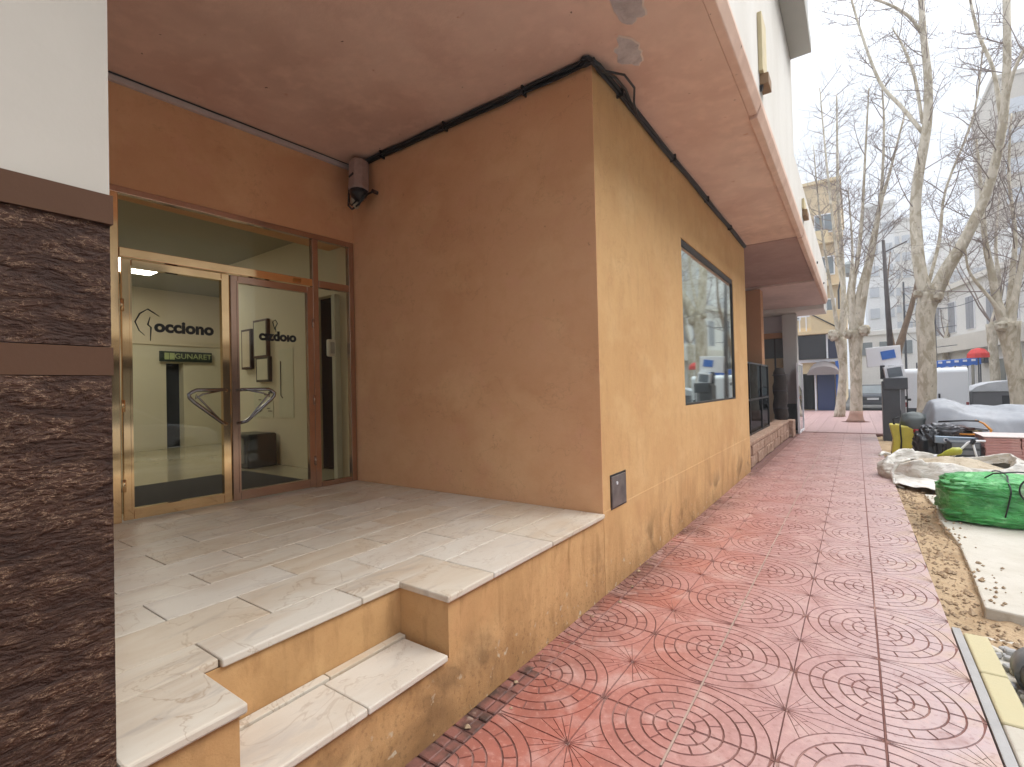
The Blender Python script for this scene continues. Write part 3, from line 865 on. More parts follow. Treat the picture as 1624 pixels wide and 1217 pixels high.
# frames and papers on the side wall (facing -y)
def on_side(x, z, wx, hz, name, mt, label, cat, depth=0.025, inner=None):
    t = thing(name, (x, 3.5, z), label, cat)
    bevel(MB().box(x-wx/2,3.5-depth,z-hz/2,x+wx/2,3.498,z+hz/2).build('frame', mt, t), 0.004)
    if inner: MB().box(x-wx/2+.03,3.5-depth-.002,z-hz/2+.03,x+wx/2-.03,3.5-depth+.001,z+hz/2-.03).build('picture', inner, t)
    return t
on_side(-6.60, 2.28, 0.36, 0.52, 'picture_frame', M_brownframe, 'upper brown picture frame on the lobby side wall, behind the right door', 'picture frame', 0.05, M_paper)
on_side(-6.98, 2.16, 0.26, 0.56, 'picture_frame', M_brownframe, 'brown picture frame nearest the door meeting stile on the side wall', 'picture frame', 0.05, M_intop)
on_side(-6.55, 1.86, 0.33, 0.34, 'picture_frame', M_black, 'lower black edged white frame on the lobby side wall', 'picture frame', 0.05, M_paper)
pp = thing('wall_notice', (-6.5, 3.5, 1.6), 'pinned paper notices with faint drawn lines on the lobby side wall', 'notice')
for (x, z, wx, hz) in ((-6.62,1.42,0.5,0.42),(-6.05,1.66,0.34,0.9)):
    MB().box(x-wx/2,3.494,z-hz/2,x+wx/2,3.498,z+hz/2).build('sheet', M_paper, pp)
rnd = random.Random(4)
for k in range(9):
    x = rnd.uniform(-6.82,-6.45); z = rnd.uniform(1.26,1.6)
    MB().box(x,3.490,z,x+rnd.uniform(.04,.14),3.493,z+.012).build('print_mark', M_ink, pp)
MB().tube([(-6.17,3.49,1.95),(-6.17,3.49,1.50),(-6.13,3.49,1.47)], 0.006, 6).build('print_mark', M_ink, pp)
# copier-like box, mats, intercom
bx = thing('storage_box', (-6.55, 3.25, ZT), 'dark grey floor box with a paler front panel by the lobby wall', 'box')
bevel(MB().box(-6.78,3.08,ZT,-6.22,3.46,1.02).build('box_body', M_black, bx), 0.03, 3)
bevel(MB().box(-6.55,3.065,ZT+.06,-6.30,3.079,0.97).build('front_panel', plain('grey_panel', lin((120,116,104)), 0.5), bx), 0.008)
MB().box(-6.50,3.058,ZT+.1,-6.36,3.0645,ZT+.15).build('panel_latch', M_black, bx)
m1 = MB().box(-6.1,1.30,ZT-0.001,-4.80,2.98,ZT+0.010).build('doormat', M_mat, label='charcoal doormat on the lobby floor just inside the doors', cat='doormat', loc=(-5.4,2.0,ZT))
bevel(m1, 0.004)
ic = thing('intercom', (-4.47, 3.12, 1.97), 'small white intercom box behind the sidelight glass', 'intercom')
bevel(MB().box(-4.55,3.075,1.90,-4.50,3.165,2.08).build('intercom_case', plain('white_plastic', lin((226,226,220)), 0.4), ic), 0.015, 3)
bevel(MB().box(-4.50,3.095,1.93,-4.496,3.145,2.05).build('intercom_panel', plain('grey_plastic', lin((170,172,170)), 0.4), ic), 0.002)
cp = MB().box(-4.58,3.165,ZT,-4.52,3.235,2.57).build('white_post', plain('white_post_paint', lin((190,190,172)), 0.6), label='white post just behind the sidelight beside the wall', cat='post', loc=(-4.55,3.2,ZT)); bevel(cp, 0.006)
# ceiling lamp (lit)
lm = thing('ceiling_lamp', (-8.4, 2.75, 3.44), 'lit flat ceiling lamp panel seen through the left door', 'lamp')
M_lamp = bpy.data.materials.new('lit_panel'); M_lamp.use_nodes = True
e_ = M_lamp.node_tree.nodes['Principled BSDF']; e_.inputs['Emission Color'].default_value = (1,0.98,0.93,1); e_.inputs['Emission Strength'].default_value = 9.0
MB().box(-8.9,2.30,3.405,-8.0,2.95,3.42).build('diffuser', M_lamp, lm)
bevel(MB().box(-8.95,2.25,3.42,-7.95,3.0,3.449).build('lamp_housing', M_steel, lm), 0.004)
lm_fill = thing('ceiling_lamp', (-6.2, 0.2, 3.44), 'unseen ceiling lamp panel added over the near end of the lobby as fill light', 'lamp')  # lamp out of view, added to brighten the lobby walls
MB().box(-6.8,-0.3,3.405,-5.9,0.3,3.42).build('diffuser', M_lamp, lm_fill)
MB().box(-6.85,-0.35,3.42,-5.85,0.35,3.449).build('lamp_housing', M_steel, lm_fill)

# ------------------------------------------------------------------ conduit, cables, wall fitting
cd_ = thing('white_conduit', (-4.36, 2.0, ZC), 'pale flat cable trunking along the top of the wall over the doors', 'conduit')
bevel(MB().prism([(DLX(-1),-1.0),(DLX(3.22),3.22),(DLX(3.22)+.04,3.22),(DLX(-1)+.04,-1.0)], 2, ZC-0.055, ZC-0.012).build('trunking', plain('dusty_white_trunking', lin((196,184,178)), 0.6), cd_), 0.004)
MB().tube([(DLX(-1)+.035,-1.0,ZC-0.006),(DLX(1.2)+.045,1.2,ZC-0.008),(DLX(3.2)+.035,3.2,ZC-0.008)], 0.006, 6).build('thin_wire', M_cable, cd_)
cb = thing('cable_bundle', (-1.5, 3.25, ZC), 'thick bundle of black cables clipped where the ochre wall meets the soffit', 'cables')
rnd = random.Random(8)
yw = 3.266
for k in range(6):
    oy = [-0.018,-0.03,-0.045,-0.02,-0.034,-0.05][k]; oz = [-0.02,-0.034,-0.022,-0.048,-0.055,-0.038][k]; r_ = [0.013,0.011,0.010,0.012,0.009,0.008][k]
    P = []
    for i in range(29):
        u = i/28; x = -4.30 + u*(2.70)
        sag = 0.010*math.sin(u*9*math.pi+k)*(0.4+0.6*((k % 3)/2))
        rise = 0.0
        if u > 0.75 and k % 2: rise = 0.012
        P.append((x, yw+oy, ZC+oz+sag*0.6+rise))
    lift = 0.02*(k % 3)
    P += [(-1.55, yw+oy-.015*(k%3), ZC+oz+.005), (-1.49-.01*(k%3), yw+oy-.008-.01*(k%3), ZC+oz-.002), (FX-oy+.012*(k%2), yw+.05, ZC+oz-.01-.02*(k%2))]
    n_ = 30
    for i in range(1, n_+1):
        u = i/n_; y = yw+.05 + u*(END-0.06-yw-.05)
        loop = (0.03+0.02*k)*math.exp(-((y-yw-.35)/.28)**2)*(1 if k in (1,4) else 0)
        P.append((FX-oy*0.85+loop*1.3, y, ZC+oz+0.008*math.sin(y*3+k)+0.0))
    if k in (1,): P.append((FX+0.03, END-.02, ZC-.04))
    MB().tube(P, r_, 7).build('cable', M_cable, cb, smooth=True)
for i in range(3):
    x = -3.8+i*0.85; MB().box(x,yw-.064,ZC-.072,x+.012,yw-.0,ZC-.0).build('clip', M_cable, cb)
for i in range(4):
    y = 3.72+i*1.4; MB().box(FX,y,ZC-.07,FX+.06,y+.016,ZC-.0).build('clip', M_cable, cb)
# drooping loop with old lamp housing
fx = thing('wall_camera', (-4.05, 3.2, 3.55), 'dusty pinkish tubular fitting with a dark lens hanging in the recess corner under the cables', 'camera')
ax0 = Vector((-4.07,3.17,3.85)); ax1 = Vector((-4.02,3.12,3.52))
m_ = MB(); m_.tube([ax0, ax0.lerp(ax1,.05), ax0.lerp(ax1,.95), ax1], [0.085,0.10,0.105,0.10], 8); o = m_.build('fitting_body', plain('dusty_pink_plastic', lin((176,150,140)), 0.6, var=0.25, scale=14), fx); bevel(o, 0.008)
m_ = MB(); m_.tube([ax1+Vector((0,0,.0)), ax1+Vector((.004,-.004,-.05)), ax1+Vector((.01,-.01,-.10))], [0.098,0.075,0.03], 10); m_.build('dark_lens', M_black, fx, smooth=True)
m_ = MB(); m_.tube([ax1+Vector((-.05,-.0,-.03)), ax1+Vector((-.05,-.005,-.10)), ax1+Vector((-.02,-.01,-.155))], [0.045,0.05,0.02], 8); m_.build('connector', plain('dirty_white_plastic', lin((170,160,140)), 0.6), fx, smooth=True)
MB().obox(ax0.lerp(ax1,.55)+Vector((.01,-.10,0)), .07,.008,.018, ry=R(-20)).build('slot_mark', M_black, fx)
MB().tube([(-4.26,3.22,3.86),(-4.24,3.17,3.6),(-4.20,3.13,3.43),(-4.10,3.10,3.36),(-4.0,3.10,3.385),(-3.93,3.12,3.46),(-3.91,3.2,3.52)], 0.011, 8).build('wire_loop', M_cable, fx, smooth=True)
MB().tube([(-4.25,3.2,3.86),(-4.22,3.15,3.6),(-4.17,3.12,3.45),(-4.08,3.08,3.39),(-4.0,3.08,3.42)], 0.008, 8).build('wire_loop', M_cable, fx, smooth=True)
MB().tube([(-3.91,3.262,3.53),(-3.91,3.20,3.53)], 0.02, 8).build('wall_screw', M_brownframe, fx)
# ================================================================== BEYOND THE FACADE
M_cream = plain('cream_render', lin((214,192,152)), 0.85, var=0.08, scale=1.5, bump=0.2)
M_lav = plain('pale_lavender_render', lin((206,198,198)), 0.85, var=0.05, scale=1.5)
M_colour = plain('orange_column_render', lin((190,142,104)), 0.85, var=0.1, scale=2, bump=0.2)
M_greycol = plain('grey_column_render', lin((192,188,182)), 0.85, var=0.07, scale=2, bump=0.2)
M_winfar = plain('grey_reflecting_window', lin((120,128,130)), 0.2, var=0.2, scale=2, bump=0)
M_navy = plain('navy_blue_paint', lin((28,46,88)), 0.5, var=0.1)
M_blue = plain('bright_blue_paint', lin((46,100,180)), 0.5, var=0.1)
M_whitepaint = plain('white_paint', lin((226,226,228)), 0.6, var=0.04)
M_greypaint = plain('grey_paint', lin((120,122,126)), 0.6, var=0.12, scale=4)
M_darkgrey = plain('dark_grey_metal', lin((74,76,80)), 0.45, 0.2, var=0.15)
M_rubber = plain('rubber', (0.018,0.018,0.02), 0.8)

col1 = thing('column', (-1.98, 13.5, 0.4), 'orange brown column rising from the low stone wall to the soffit', 'column')
bevel(MB().box(-2.22,13.35,0.30,-1.86,13.75,ZC-0.07).build('shaft', M_colour, col1), 0.01)
bevel(MB().box(-2.26,13.31,0.28,-1.82,13.79,0.50).build('base', M_colour, col1), 0.01)
col2 = thing('column', (-1.7, 18.2, 0.0), 'pale grey column with a black base under the far end of the soffit', 'column')
bevel(MB().box(-1.90,18.0,0.85,-1.50,18.4,ZC-0.17).build('shaft', M_greycol, col2), 0.01)
bevel(MB().box(-1.91,17.99,0.0,-1.49,18.41,0.85).build('base', M_black, col2), 0.01)

# low stone wall: squared stones in courses
lw = thing('low_stone_wall', (-1.66, 12.0, 0), 'low wall of rough pinkish stone blocks below the smoked glass screen', 'wall')
M_rstone = Mat('pinkish_rough_stone', lin((176,144,122)), 0.9); M_rstone.vary(4, lin((140,108,88)), 0.4, 0.65, 0.9, 5); M_rstone.vary(14, lin((206,184,164)), 0.5, 0.7, 0.7, 5); M_rstone.bump(M_rstone.noise(14,6),1.0,0.04); M_rstone.rand_tint(lin((150,118,100)),0.5); M_rstone = M_rstone.m
MB().box(-1.84,9.245,0,-1.60,15.5,0.42).build('wall_core', M_joint, lw)
rnd = random.Random(31)
z = 0.0
for hgt in (0.21, 0.19):
    y = 9.25
    while y < 15.45:
        l = min(rnd.uniform(0.3,0.6), 15.5-y)
        if l > .06:
            o = MB().box(-1.62,y+.006,z+.005,-1.555+rnd.uniform(-.015,.015),y+l-.006,z+hgt-.005).build('stone', M_rstone, lw); bevel(o, 0.02, 2)
        y += l
    z += hgt
y = 9.25
while y < 15.5:
    l = min(0.9, 15.5-y)
    if l > .1:
        o = MB().box(-1.90,y+.004,0.405,-1.54,y+l-.004,0.475).build('coping_stone', M_rstone, lw); bevel(o, 0.015, 2)
    y += l
gs = thing('glass_screen', (-1.75, 11.5, 0.48), 'smoked black glass terrace screen on the low stone wall beside the ochre facade', 'glass screen')
for (a, b) in ((9.30,10.75),(10.80,12.25),(12.30,13.30)):
    MB().box(-1.765,a,0.50,-1.755,b,1.17).build('screen_pane', M_darkglass, gs)
    MB().box(-1.765,a,1.21,-1.755,b,1.92).build('screen_pane', M_darkglass, gs)
for y in (9.275,10.775,12.275,13.32):
    MB().box(-1.785,y-.02,0.476,-1.735,y+.02,1.95).build('screen_post', M_black, gs)
for z in (0.478,1.172,1.922):
    MB().box(-1.78,9.296,z,-1.74,13.29,z+.035).build('screen_rail', M_black, gs)
# terrace interior: dark lower wall
tb = thing('terrace_front', (-3.4, 12.0, 0), 'shaded shop terrace front behind the smoked glass, grey window under an orange beam', 'shopfront')
MB().box(-6.4,9.3,0,-3.4,18.6,ZC-0.2).build('shaded_wall', M_lav, tb)
MB().box(-3.398,9.4,0.0,-3.36,18.4,2.05).build('dark_shutter', M_dark, tb)
MB().box(-3.39,18.4,0.0,-1.92,18.6,1.9).build('cream_lower_wall', M_cream, tb)
MB().box(-3.39,18.4,2.35,-1.92,18.6,3.0).build('window_band', M_winfar, tb)
for x in (-3.0,-2.6,-2.2): MB().box(x,18.37,1.9,x+.05,18.399,3.0).build('window_post', M_darkgrey, tb)
MB().box(-3.39,18.41,1.9,-1.92,18.6,2.35).build('cream_panel', M_cream, tb)
bevel(MB().box(-3.6,18.2,3.0,-1.92,18.6,3.18).build('orange_beam', M_colour, tb), 0.01)
MB().box(-3.39,18.42,3.18,-1.92,18.6,ZC-0.165).build('lavender_upper_wall', M_lav, tb)

# dark bundle (closed canvas) beside grey column
bd = thing('rolled_screen', (-1.72, 15.9, 0.45), 'tall dark brown rolled canvas standing between the two columns', 'canvas roll')
P = [(-1.78+0.02*math.sin(i*1.7),15.9,0.47+i*0.135) for i in range(12)]
MB().tube(P, [0.17,0.18,0.185,0.18,0.185,0.18,0.175,0.18,0.17,0.165,0.15,0.10], 12).build('canvas', plain('dark_brown_canvas', lin((58,46,40)), 0.85, var=0.4, scale=12, bump=0.5), bd, smooth=True)
for z in (0.8,1.3,1.75): MB().tube([(-1.6+.19*math.cos(a)-.18,15.9+.19*math.sin(a),z) for a in [i*math.pi/8 for i in range(17)]], 0.012, 6).build('strap', M_black, bd)
bevel(MB().box(-2.0,15.6,0,-1.45,16.2,0.47).build('stone_base', M_rstone, bd), 0.02)

# white framed glass panel
gp = thing('glass_door_panel', (-1.33, 16.6, 0), 'tall blue tinted glass panel in a white frame standing at the pavement edge beyond the columns', 'glass panel')
g2 = glass_mat('blue_tinted_glass', (0.30,0.42,0.62), 0.10)
MB().box(-1.42,16.9,0.05,-1.41,18.3,2.05).build('panel_pane', g2, gp)
for y in (16.86,18.32): bevel(MB().box(-1.45,y,0,-1.39,y+.05,2.12).build('panel_post', M_whitepaint, gp), 0.005)
MB().box(-1.45,16.91,2.06,-1.39,18.32,2.12).build('panel_rail', M_whitepaint, gp)
MB().box(-1.45,16.91,0.0,-1.39,18.32,0.05).build('panel_rail', M_whitepaint, gp)

# ------------------------------------------------------------------ blue shop with balcony, facing down the pavement
bs = thing('blue_shop', (-1.6, 31.5, 0), 'blue fronted shop with black sign band and cream balcony closing the pavement view', 'shop')
MB().box(-6.0,31.5,0,-0.62,39,4.55).build('shop_wall', M_cream, bs)
MB().box(-2.55,31.40,0.05,-1.86,31.5,2.0).build('shop_window', M_darkglass, bs)
MB().box(-1.72,31.36,0.0,-0.92,31.498,2.0).build('blue_door', M_navy, bs)
MB().box(-1.84,31.34,0.0,-1.76,31.498,2.3).build('door_post', M_whitepaint, bs)
MB().box(-0.86,31.30,0.0,-0.66,31.498,2.65).build('blue_pilaster', M_blue, bs)
MB().box(-2.6,31.33,2.62,-0.62,31.498,2.78).build('white_band', M_whitepaint, bs)
MB().box(-2.6,31.20,2.80,-1.25,31.498,4.1).build('sign_board', M_black, bs)
MB().box(-1.16,31.22,2.80,-0.62,31.498,4.1).build('blue_sign', plain('very_dark_blue', lin((26,34,62)), 0.5), bs)
MB().box(-1.24,31.18,2.80,-1.17,31.498,4.1).build('sign_trim', M_whitepaint, bs)
aw = MB(); n = 14
for i in range(n+1):
    a = math.pi*i/n
    aw.v.append((-1.40-0.72*math.cos(a), 31.32, 1.95+0.72*math.sin(a)))
for i in range(n+1):
    a = math.pi*i/n
    aw.v.append((-1.40-0.74*math.cos(a), 30.65, 1.92+0.45*math.sin(a)))
aw.f = [(i,i+1,n+2+i,n+1+i) for i in range(n)] + [tuple(range(n+1,2*n+2))]
aw.build('round_awning', plain('taupe_awning_cloth', lin((134,124,120)), 0.85, var=0.1), bs)
bevel(MB().box(-2.9,30.9,4.12,-0.50,31.6,4.32).build('balcony_slab', M_cream, bs), 0.02)
bevel(MB().box(-1.9,30.92,4.32,-0.28,31.05,5.35).build('balcony_front', M_cream, bs), 0.02)
MB().box(-0.40,31.05,4.32,-0.28,34.5,5.35).build('balcony_side', M_cream, bs)
MB().tube([(-2.0,30.88,5.3),(-0.55,30.88,4.3)], 0.03, 6).build('stair_rail', M_black, bs)
for x in (-2.75,-2.45,-2.15): MB().box(x,31.0,4.32,x+.05,31.05,5.1).build('baluster', M_whitepaint, bs)
MB().box(-2.8,31.0,5.1,-1.95,31.05,5.17).build('balcony_rail', M_whitepaint, bs)

# cream apartment block behind
cbk = thing('cream_apartment_block', (-2.5, 45, 0), 'cream apartment block with small grey windows behind the blue shop', 'building')
MB().box(-9.0,45,0,-0.62,60,17.0).build('block_wall', plain('sandy_render', lin((204,182,146)), 0.85, var=0.08, scale=0.5, bump=0.2), cbk)
for (z0, z1) in ((13.2,14.5),(9.9,11.2),(6.6,7.9)):
    for xa in (-2.25,-4.6,-7):
        f = bevel(MB().box(xa-.08,44.93,z0-.1,xa+1.18,45.0,z1+.1).build('window', M_whitepaint, cbk), 0.01)
        MB().box(xa,44.9,z0,xa+.55,44.925,z1).build('pane', M_winfar, f); MB().box(xa+.6,44.9,z0,xa+1.1,44.925,z1).build('pane', M_winfar, f)
for z in (5.6,8.9,12.2): MB().box(-2.9,44.3,z,-0.62,45.0,z+.12).build('balcony_slab', M_cream, cbk); MB().box(-2.9,44.3,z+.12,-1.4,44.4,z+1.0).build('balcony_front', M_cream, cbk)
bevel(MB().box(-9.1,44.8,17.0,-0.5,60,17.25).build('roof_parapet', M_cream, cbk), 0.02)
# street lantern on that side
ln = thing('street_lantern', (-0.1, 30.2, 7.2), 'grey hexagonal street lantern on an arm above the blue shop corner', 'lantern')
MB().tube([(-0.62,31.4,6.4),(-0.5,31.0,6.9),(-0.2,30.4,7.2)], 0.04, 8).build('arm', M_darkgrey, ln)
MB().tube([(-0.10,30.2,6.86),(-0.08,30.2,7.0),(-0.05,30.2,7.45),(-0.04,30.2,7.62)], [0.22,0.36,0.34,0.18], 6).build('lantern_head', plain('grey_green_lantern', lin((150,154,150)), 0.6), ln)
MB().tube([(-0.62,31.45,4.3),(-0.62,31.45,6.45)], 0.05, 8).build('wall_pole', M_darkgrey, ln)

# ------------------------------------------------------------------ dark street lamp post
lp = thing('lamp_post', (0.98, 20, 0), 'tall dark brown tapered lamp post with a side arm behind the white sign box', 'lamp post')
M_brownpole = plain('dark_brown_pole', lin((70,60,56)), 0.6, var=0.15)
MB().tube([(0.98,20,0),(0.97,20,0.5),(0.94,20,3.0),(0.86,20,6.1)], [0.11,0.095,0.08,0.045], 12).build('post', M_brownpole, lp, smooth=True)
MB().tube([(0.88,20,5.7),(1.45,20,5.95)], 0.02, 8).build('arm', M_brownpole, lp)
bevel(MB().box(0.84,19.86,0,1.12,20.14,0.12).build('base_plate', M_brownpole, lp), 0.01)

# grey cabinet with a white sign box on top
cbn = thing('grey_cabinet', (0.85, 16.4, 0), 'dark grey metal street cabinet with a glazed door at the pavement edge', 'cabinet')
bevel(MB().box(0.56,15.9,-0.12,0.92,16.5,1.50).build('cabinet_body', M_darkgrey, cbn), 0.012)
bevel(MB().box(0.60,15.86,1.28,1.08,16.55,1.58).build('cabinet_hood', M_darkgrey, cbn), 0.012)
bevel(MB().box(0.93,15.92,-0.12,1.02,15.98,1.30).build('door_post', M_greypaint, cbn), 0.006)
MB().tube([(1.06,15.92,-0.12),(1.06,15.92,1.3)], 0.014, 8).build('door_edge', M_rubber, cbn)
MB().tube([(1.07,15.92,1.02),(1.13,15.9,1.02)], 0.03, 8).build('knob', M_rubber, cbn)
MB().tube([(1.07,15.92,0.55),(1.12,15.9,0.52)], 0.012, 8).build('hook', M_rubber, cbn)
sb = thing('sign_box', (0.8, 16.2, 1.58), 'white sign box with a blue square print on top of the grey cabinet', 'sign')
bevel(MB().obox(Vector((0.62,16.3,2.16)), 0.74, 0.10, 0.52, rz=R(4), ry=R(-3)).build('sign_panel', M_whitepaint, sb), 0.01)
MB().obox(Vector((0.72,16.243,2.20)), 0.30, 0.006, 0.22, rz=R(4), ry=R(-9)).build('blue_print', plain('blue_print', lin((60,110,190)), 0.5), sb)
bevel(MB().obox(Vector((0.83,16.2,1.72)), 0.42, 0.14, 0.36, rz=R(8), ry=R(-8)).build('screen_case', M_whitepaint, sb), 0.01)
MB().obox(Vector((0.84,16.122,1.73)), 0.30, 0.006, 0.24, rz=R(8), ry=R(-8)).build('screen', plain('grey_screen', lin((110,116,122)), 0.3), sb)
MB().box(0.54,16.22,1.56,0.64,16.32,1.92).build('bracket', M_black, sb)

# ------------------------------------------------------------------ vehicles
def wheel(parent, x, y, r=0.31, w_=0.2, z=None):
    z = r-0.13 if z is None else z
    o = MB().tube([(x-w_/2,y,z),(x-w_/2+.02,y,z),(x+w_/2-.02,y,z),(x+w_/2,y,z)], [r*.92,r,r,r*.92], 24).build('wheel', M_rubber, parent, smooth=False)
    MB().tube([(x-w_/2-.005,y,z),(x+w_/2+.005,y,z)], r*.58, 16).build('rim', M_steel, o)
    return o
def car(x, y, name, label, body, L=4.2, W=1.75, H=1.45, van=False):
    """car pointing along Y, nose at +Y, centre (x, y)"""
    t = thing(name, (x, y, -0.13), label, 'van' if van else 'car')
    g = -0.13; h = L/2
    if van:
        low = [(-h,.35),(-h,1.95),(-h+.12,2.08),(h-1.55,2.08),(h-.75,1.25),(h-.1,1.08),(h,.75),(h,.35)]
    else:
        low = [(-h,.35),(-h+.03,.80),(-h+.15,.95),(-h+.5,1.0),(h-1.1,.95),(h-.25,.80),(h,.62),(h,.35)]
    m = MB(); m.prism([(p[0]+y, p[1]+g) for p in low], 0, x-W/2, x+W/2)
    o = m.build('body', body, t); bevel(o, 0.06, 3)
    if not van:
        cab = [(-h+.30,.97),(-h+.75,H-.03),(-h+1.2,H),(h-1.95,H-.02),(h-1.15,.96)]
        m = MB(); A = [(x-W/2+.10+(q[1]-.97)*.28, q[0]+y, q[1]+g) for q in cab]; B = [(2*x-a[0], a[1], a[2]) for a in A]
        n_ = len(A)
        m.poly(A+B, [tuple(range(n_-1,-1,-1)), tuple(range(n_,2*n_))]+[(i,(i+1)%n_,n_+(i+1)%n_,n_+i) for i in range(n_)])
        o = m.build('cabin_glass', M_winfar, t); bevel(o, 0.03, 2)
        m = MB(); c2 = [(-h+.72,H-.025),(-h+1.2,H+.015),(h-1.95,H+.0),(h-1.90,H-.05),(-h+.8,H-.06)]
        m.prism([(p[0]+y, p[1]+g) for p in c2], 0, x-W/2+.2, x+W/2-.2); bevel(m.build('roof', body, t), 0.02, 2)
        for (q0, q1) in ((0,1),(3,4)):
            for sgn in (-1,1):
                a = A[q0] if sgn < 0 else B[q0]; b = A[q1] if sgn < 0 else B[q1]
                MB().tube([a, b], 0.035, 6).build('pillar', body, t)
    for sx in (-1,1):
        for wy in (-h+.75, h-.75): wheel(t, x+sx*(W/2-.10), y+wy, z=0.31+g)
    for sx in () if van else (-1,1):
        MB().box(x+sx*(W/2-.12)-.12,y-h-.012,.70+g,x+sx*(W/2-.12)+.06,y-h+.01,(1.3 if van else .86)+g).build('tail_light', plain('red_lamp_lens', lin((160,20,24)), 0.25), t)
    if van:
        MB().box(x-.01,y-h-.006,.5+g,x+.01,y-h+.0,1.9+g).build('door_seam', M_rubber, t)
        for z in (.9,1.6): MB().box(x-W/2+.02,y-h-.02,z+g,x-W/2+.10,y-h,z+.14+g).build('hinge', M_rubber, t)
        MB().box(x+.06,y-h-.03,.95+g,x+.12,y-h,1.12+g).build('door_latch', M_rubber, t)
        for sx in (-1,1): MB().box(x+sx*(W/2-.06)-.04,y-h-.01,.62+g,x+sx*(W/2-.06)+.04,y-h+.01,.80+g).build('tail_light', plain('dull_red_lens', lin((140,50,48)), 0.3), t)
    MB().box(x-W/2+.05,y-h-.04,.40+g,x+W/2-.05,y-h,.58+g).build('bumper', M_darkgrey, t)
    MB().box(x-.26,y-h-.05,.62+g,x+.26,y-h-.042+.03,.73+g).build('number_plate', M_whitepaint, t)
    return t
M_carwhite = Mat('white_car_paint', lin((226,228,230)), 0.25, 0.0).m
M_cardark = Mat('dark_car_paint', lin((60,62,66)), 0.25, 0.3).m
M_carsilver = Mat('silver_car_paint', lin((170,174,180)), 0.3, 0.5).m
car(2.45, 26.5, 'white_van', 'white panel van parked on the road beyond the grey cabinet', M_carwhite, 4.8, 1.85, van=True)
car(0.75, 35.5, 'parked_car', 'small dark car parked far off between the pale tree and the cabinet', M_cardark)
car(7.2, 2.9, 'parked_car', 'white car parked across the street, mirrored in the glass doors', M_carwhite)
car(7.3, 9.2, 'parked_car', 'silver car parked across the street beyond the white one', M_carsilver)

# ------------------------------------------------------------------ buildings on the far side
def facade_box(t, x0, y0, z0, x1, y1, z1, mt): return MB().box(x0,y0,z0,x1,y1,z1).build('wall', mt, t)
M_bwhite = plain('white_render', lin((222,220,216)), 0.85, var=0.06, scale=0.6, bump=0.2)
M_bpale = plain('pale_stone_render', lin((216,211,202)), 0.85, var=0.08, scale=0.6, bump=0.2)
M_shutterhaze = plain('haze_pale_shutter', lin((186,188,190)), 0.7, var=0.08)  # far shutters whitened, distance haze put into the colour
M_shutter = plain('grey_shutter', lin((150,152,158)), 0.7, var=0.08)
# street opposite (seen only in reflections)
ob = thing('opposite_building', (9.2, 8, 0), 'white apartment row across the street with grey shutters, mirrored in the facade window', 'building')
MB().box(9.0,-14,0,16,30,10.5).build('wall', M_bwhite, ob)
MB().box(8.95,-13.8,-0.01,8.999,29.8,2.75).build('shopfront_glazing', plain('dark_shopfront_glass', lin((26,28,32)), 0.15, bump=0), ob)
for i in range(11):
    y = -12+i*3.8
    for z in (3.9,7.2):
        f = MB().box(8.94,y,z,9.0,y+1.2,z+1.7).build('window', M_shutter, ob)
        MB().box(8.92,y+.08,z+.08,8.94,y+1.12,z+1.62).build('pane', M_winfar, f)
    f = MB().box(8.90,y-.2,0.3,8.949,y+1.6,2.4).build('shop_window', M_darkgrey, ob)
    MB().box(8.88,y-.1,0.4,8.899,y+1.5,2.3).build('pane', M_winfar, f)
for z in (3.2,6.5): MB().box(8.2,-14,z,9.0,30,z+.15).build('balcony_slab', M_bpale, ob)
# white building on the right, at an angle
A0 = Vector((6.55, 32.0)); A1 = Vector((4.15, 43.0))
dirv = (A1-A0).normalized(); nrm = Vector((-dirv.y, dirv.x)); nrm = nrm if nrm.x < 0 else -nrm
Lw = (A1-A0).length
def along(m, s0, s1, d0, d1, z0, z1):
    """box on the angled street wall: s along it, d out from it"""
    P = [A0+dirv*s+nrm*dd for s, dd in ((s0,d0),(s1,d0),(s1,d1),(s0,d1))]
    return m.poly([(p.x,p.y,z0) for p in P]+[(p.x,p.y,z1) for p in P], [(0,1,2,3),(7,6,5,4),(0,4,5,1),(1,5,6,2),(2,6,7,3),(3,7,4,0)])
wb = thing('white_building', (6.5, 36, 0), 'long white two storey building with a jutting ledge and grey shutters on the right', 'building')
along(MB(), -9, Lw, 0.0, -9, 0, 6.9).build('wall', M_bwhite, wb)
along(MB(), -9.1, Lw+.1, 0.55, -0.2, 3.15, 4.0).build('ledge', M_bpale, wb)
along(MB(), -9.1, Lw+.1, 0.25, -9, 6.9, 7.2).build('cornice', M_bpale, wb)
for s in (0.6,2.6,4.9,7.2,9.4):
    f = along(MB(), s, s+1.0, 0.05, 0.0, 4.3, 6.2).build('window', M_whitepaint, wb)
    along(MB(), s+.08, s+.48, 0.08, 0.052, 4.35, 6.15).build('shutter', M_shutter, f)
    along(MB(), s+.52, s+.92, 0.08, 0.052, 4.35, 6.15).build('shutter', M_shutter, f)
for s in (-2.6,0.5,1.8,5.0,8.0):
    f = along(MB(), s, s+.8, 0.05, 0.0, 0.7, 2.6).build('ground_window', M_whitepaint, wb)
    along(MB(), s+.08, s+.72, 0.07, 0.052, 0.8, 2.5).build('pane', M_winfar, f)
for s in (3.4,): along(MB(), s, s+.8, 0.30, 0.0, 2.35, 2.75).build('air_conditioner', M_darkgrey, wb)
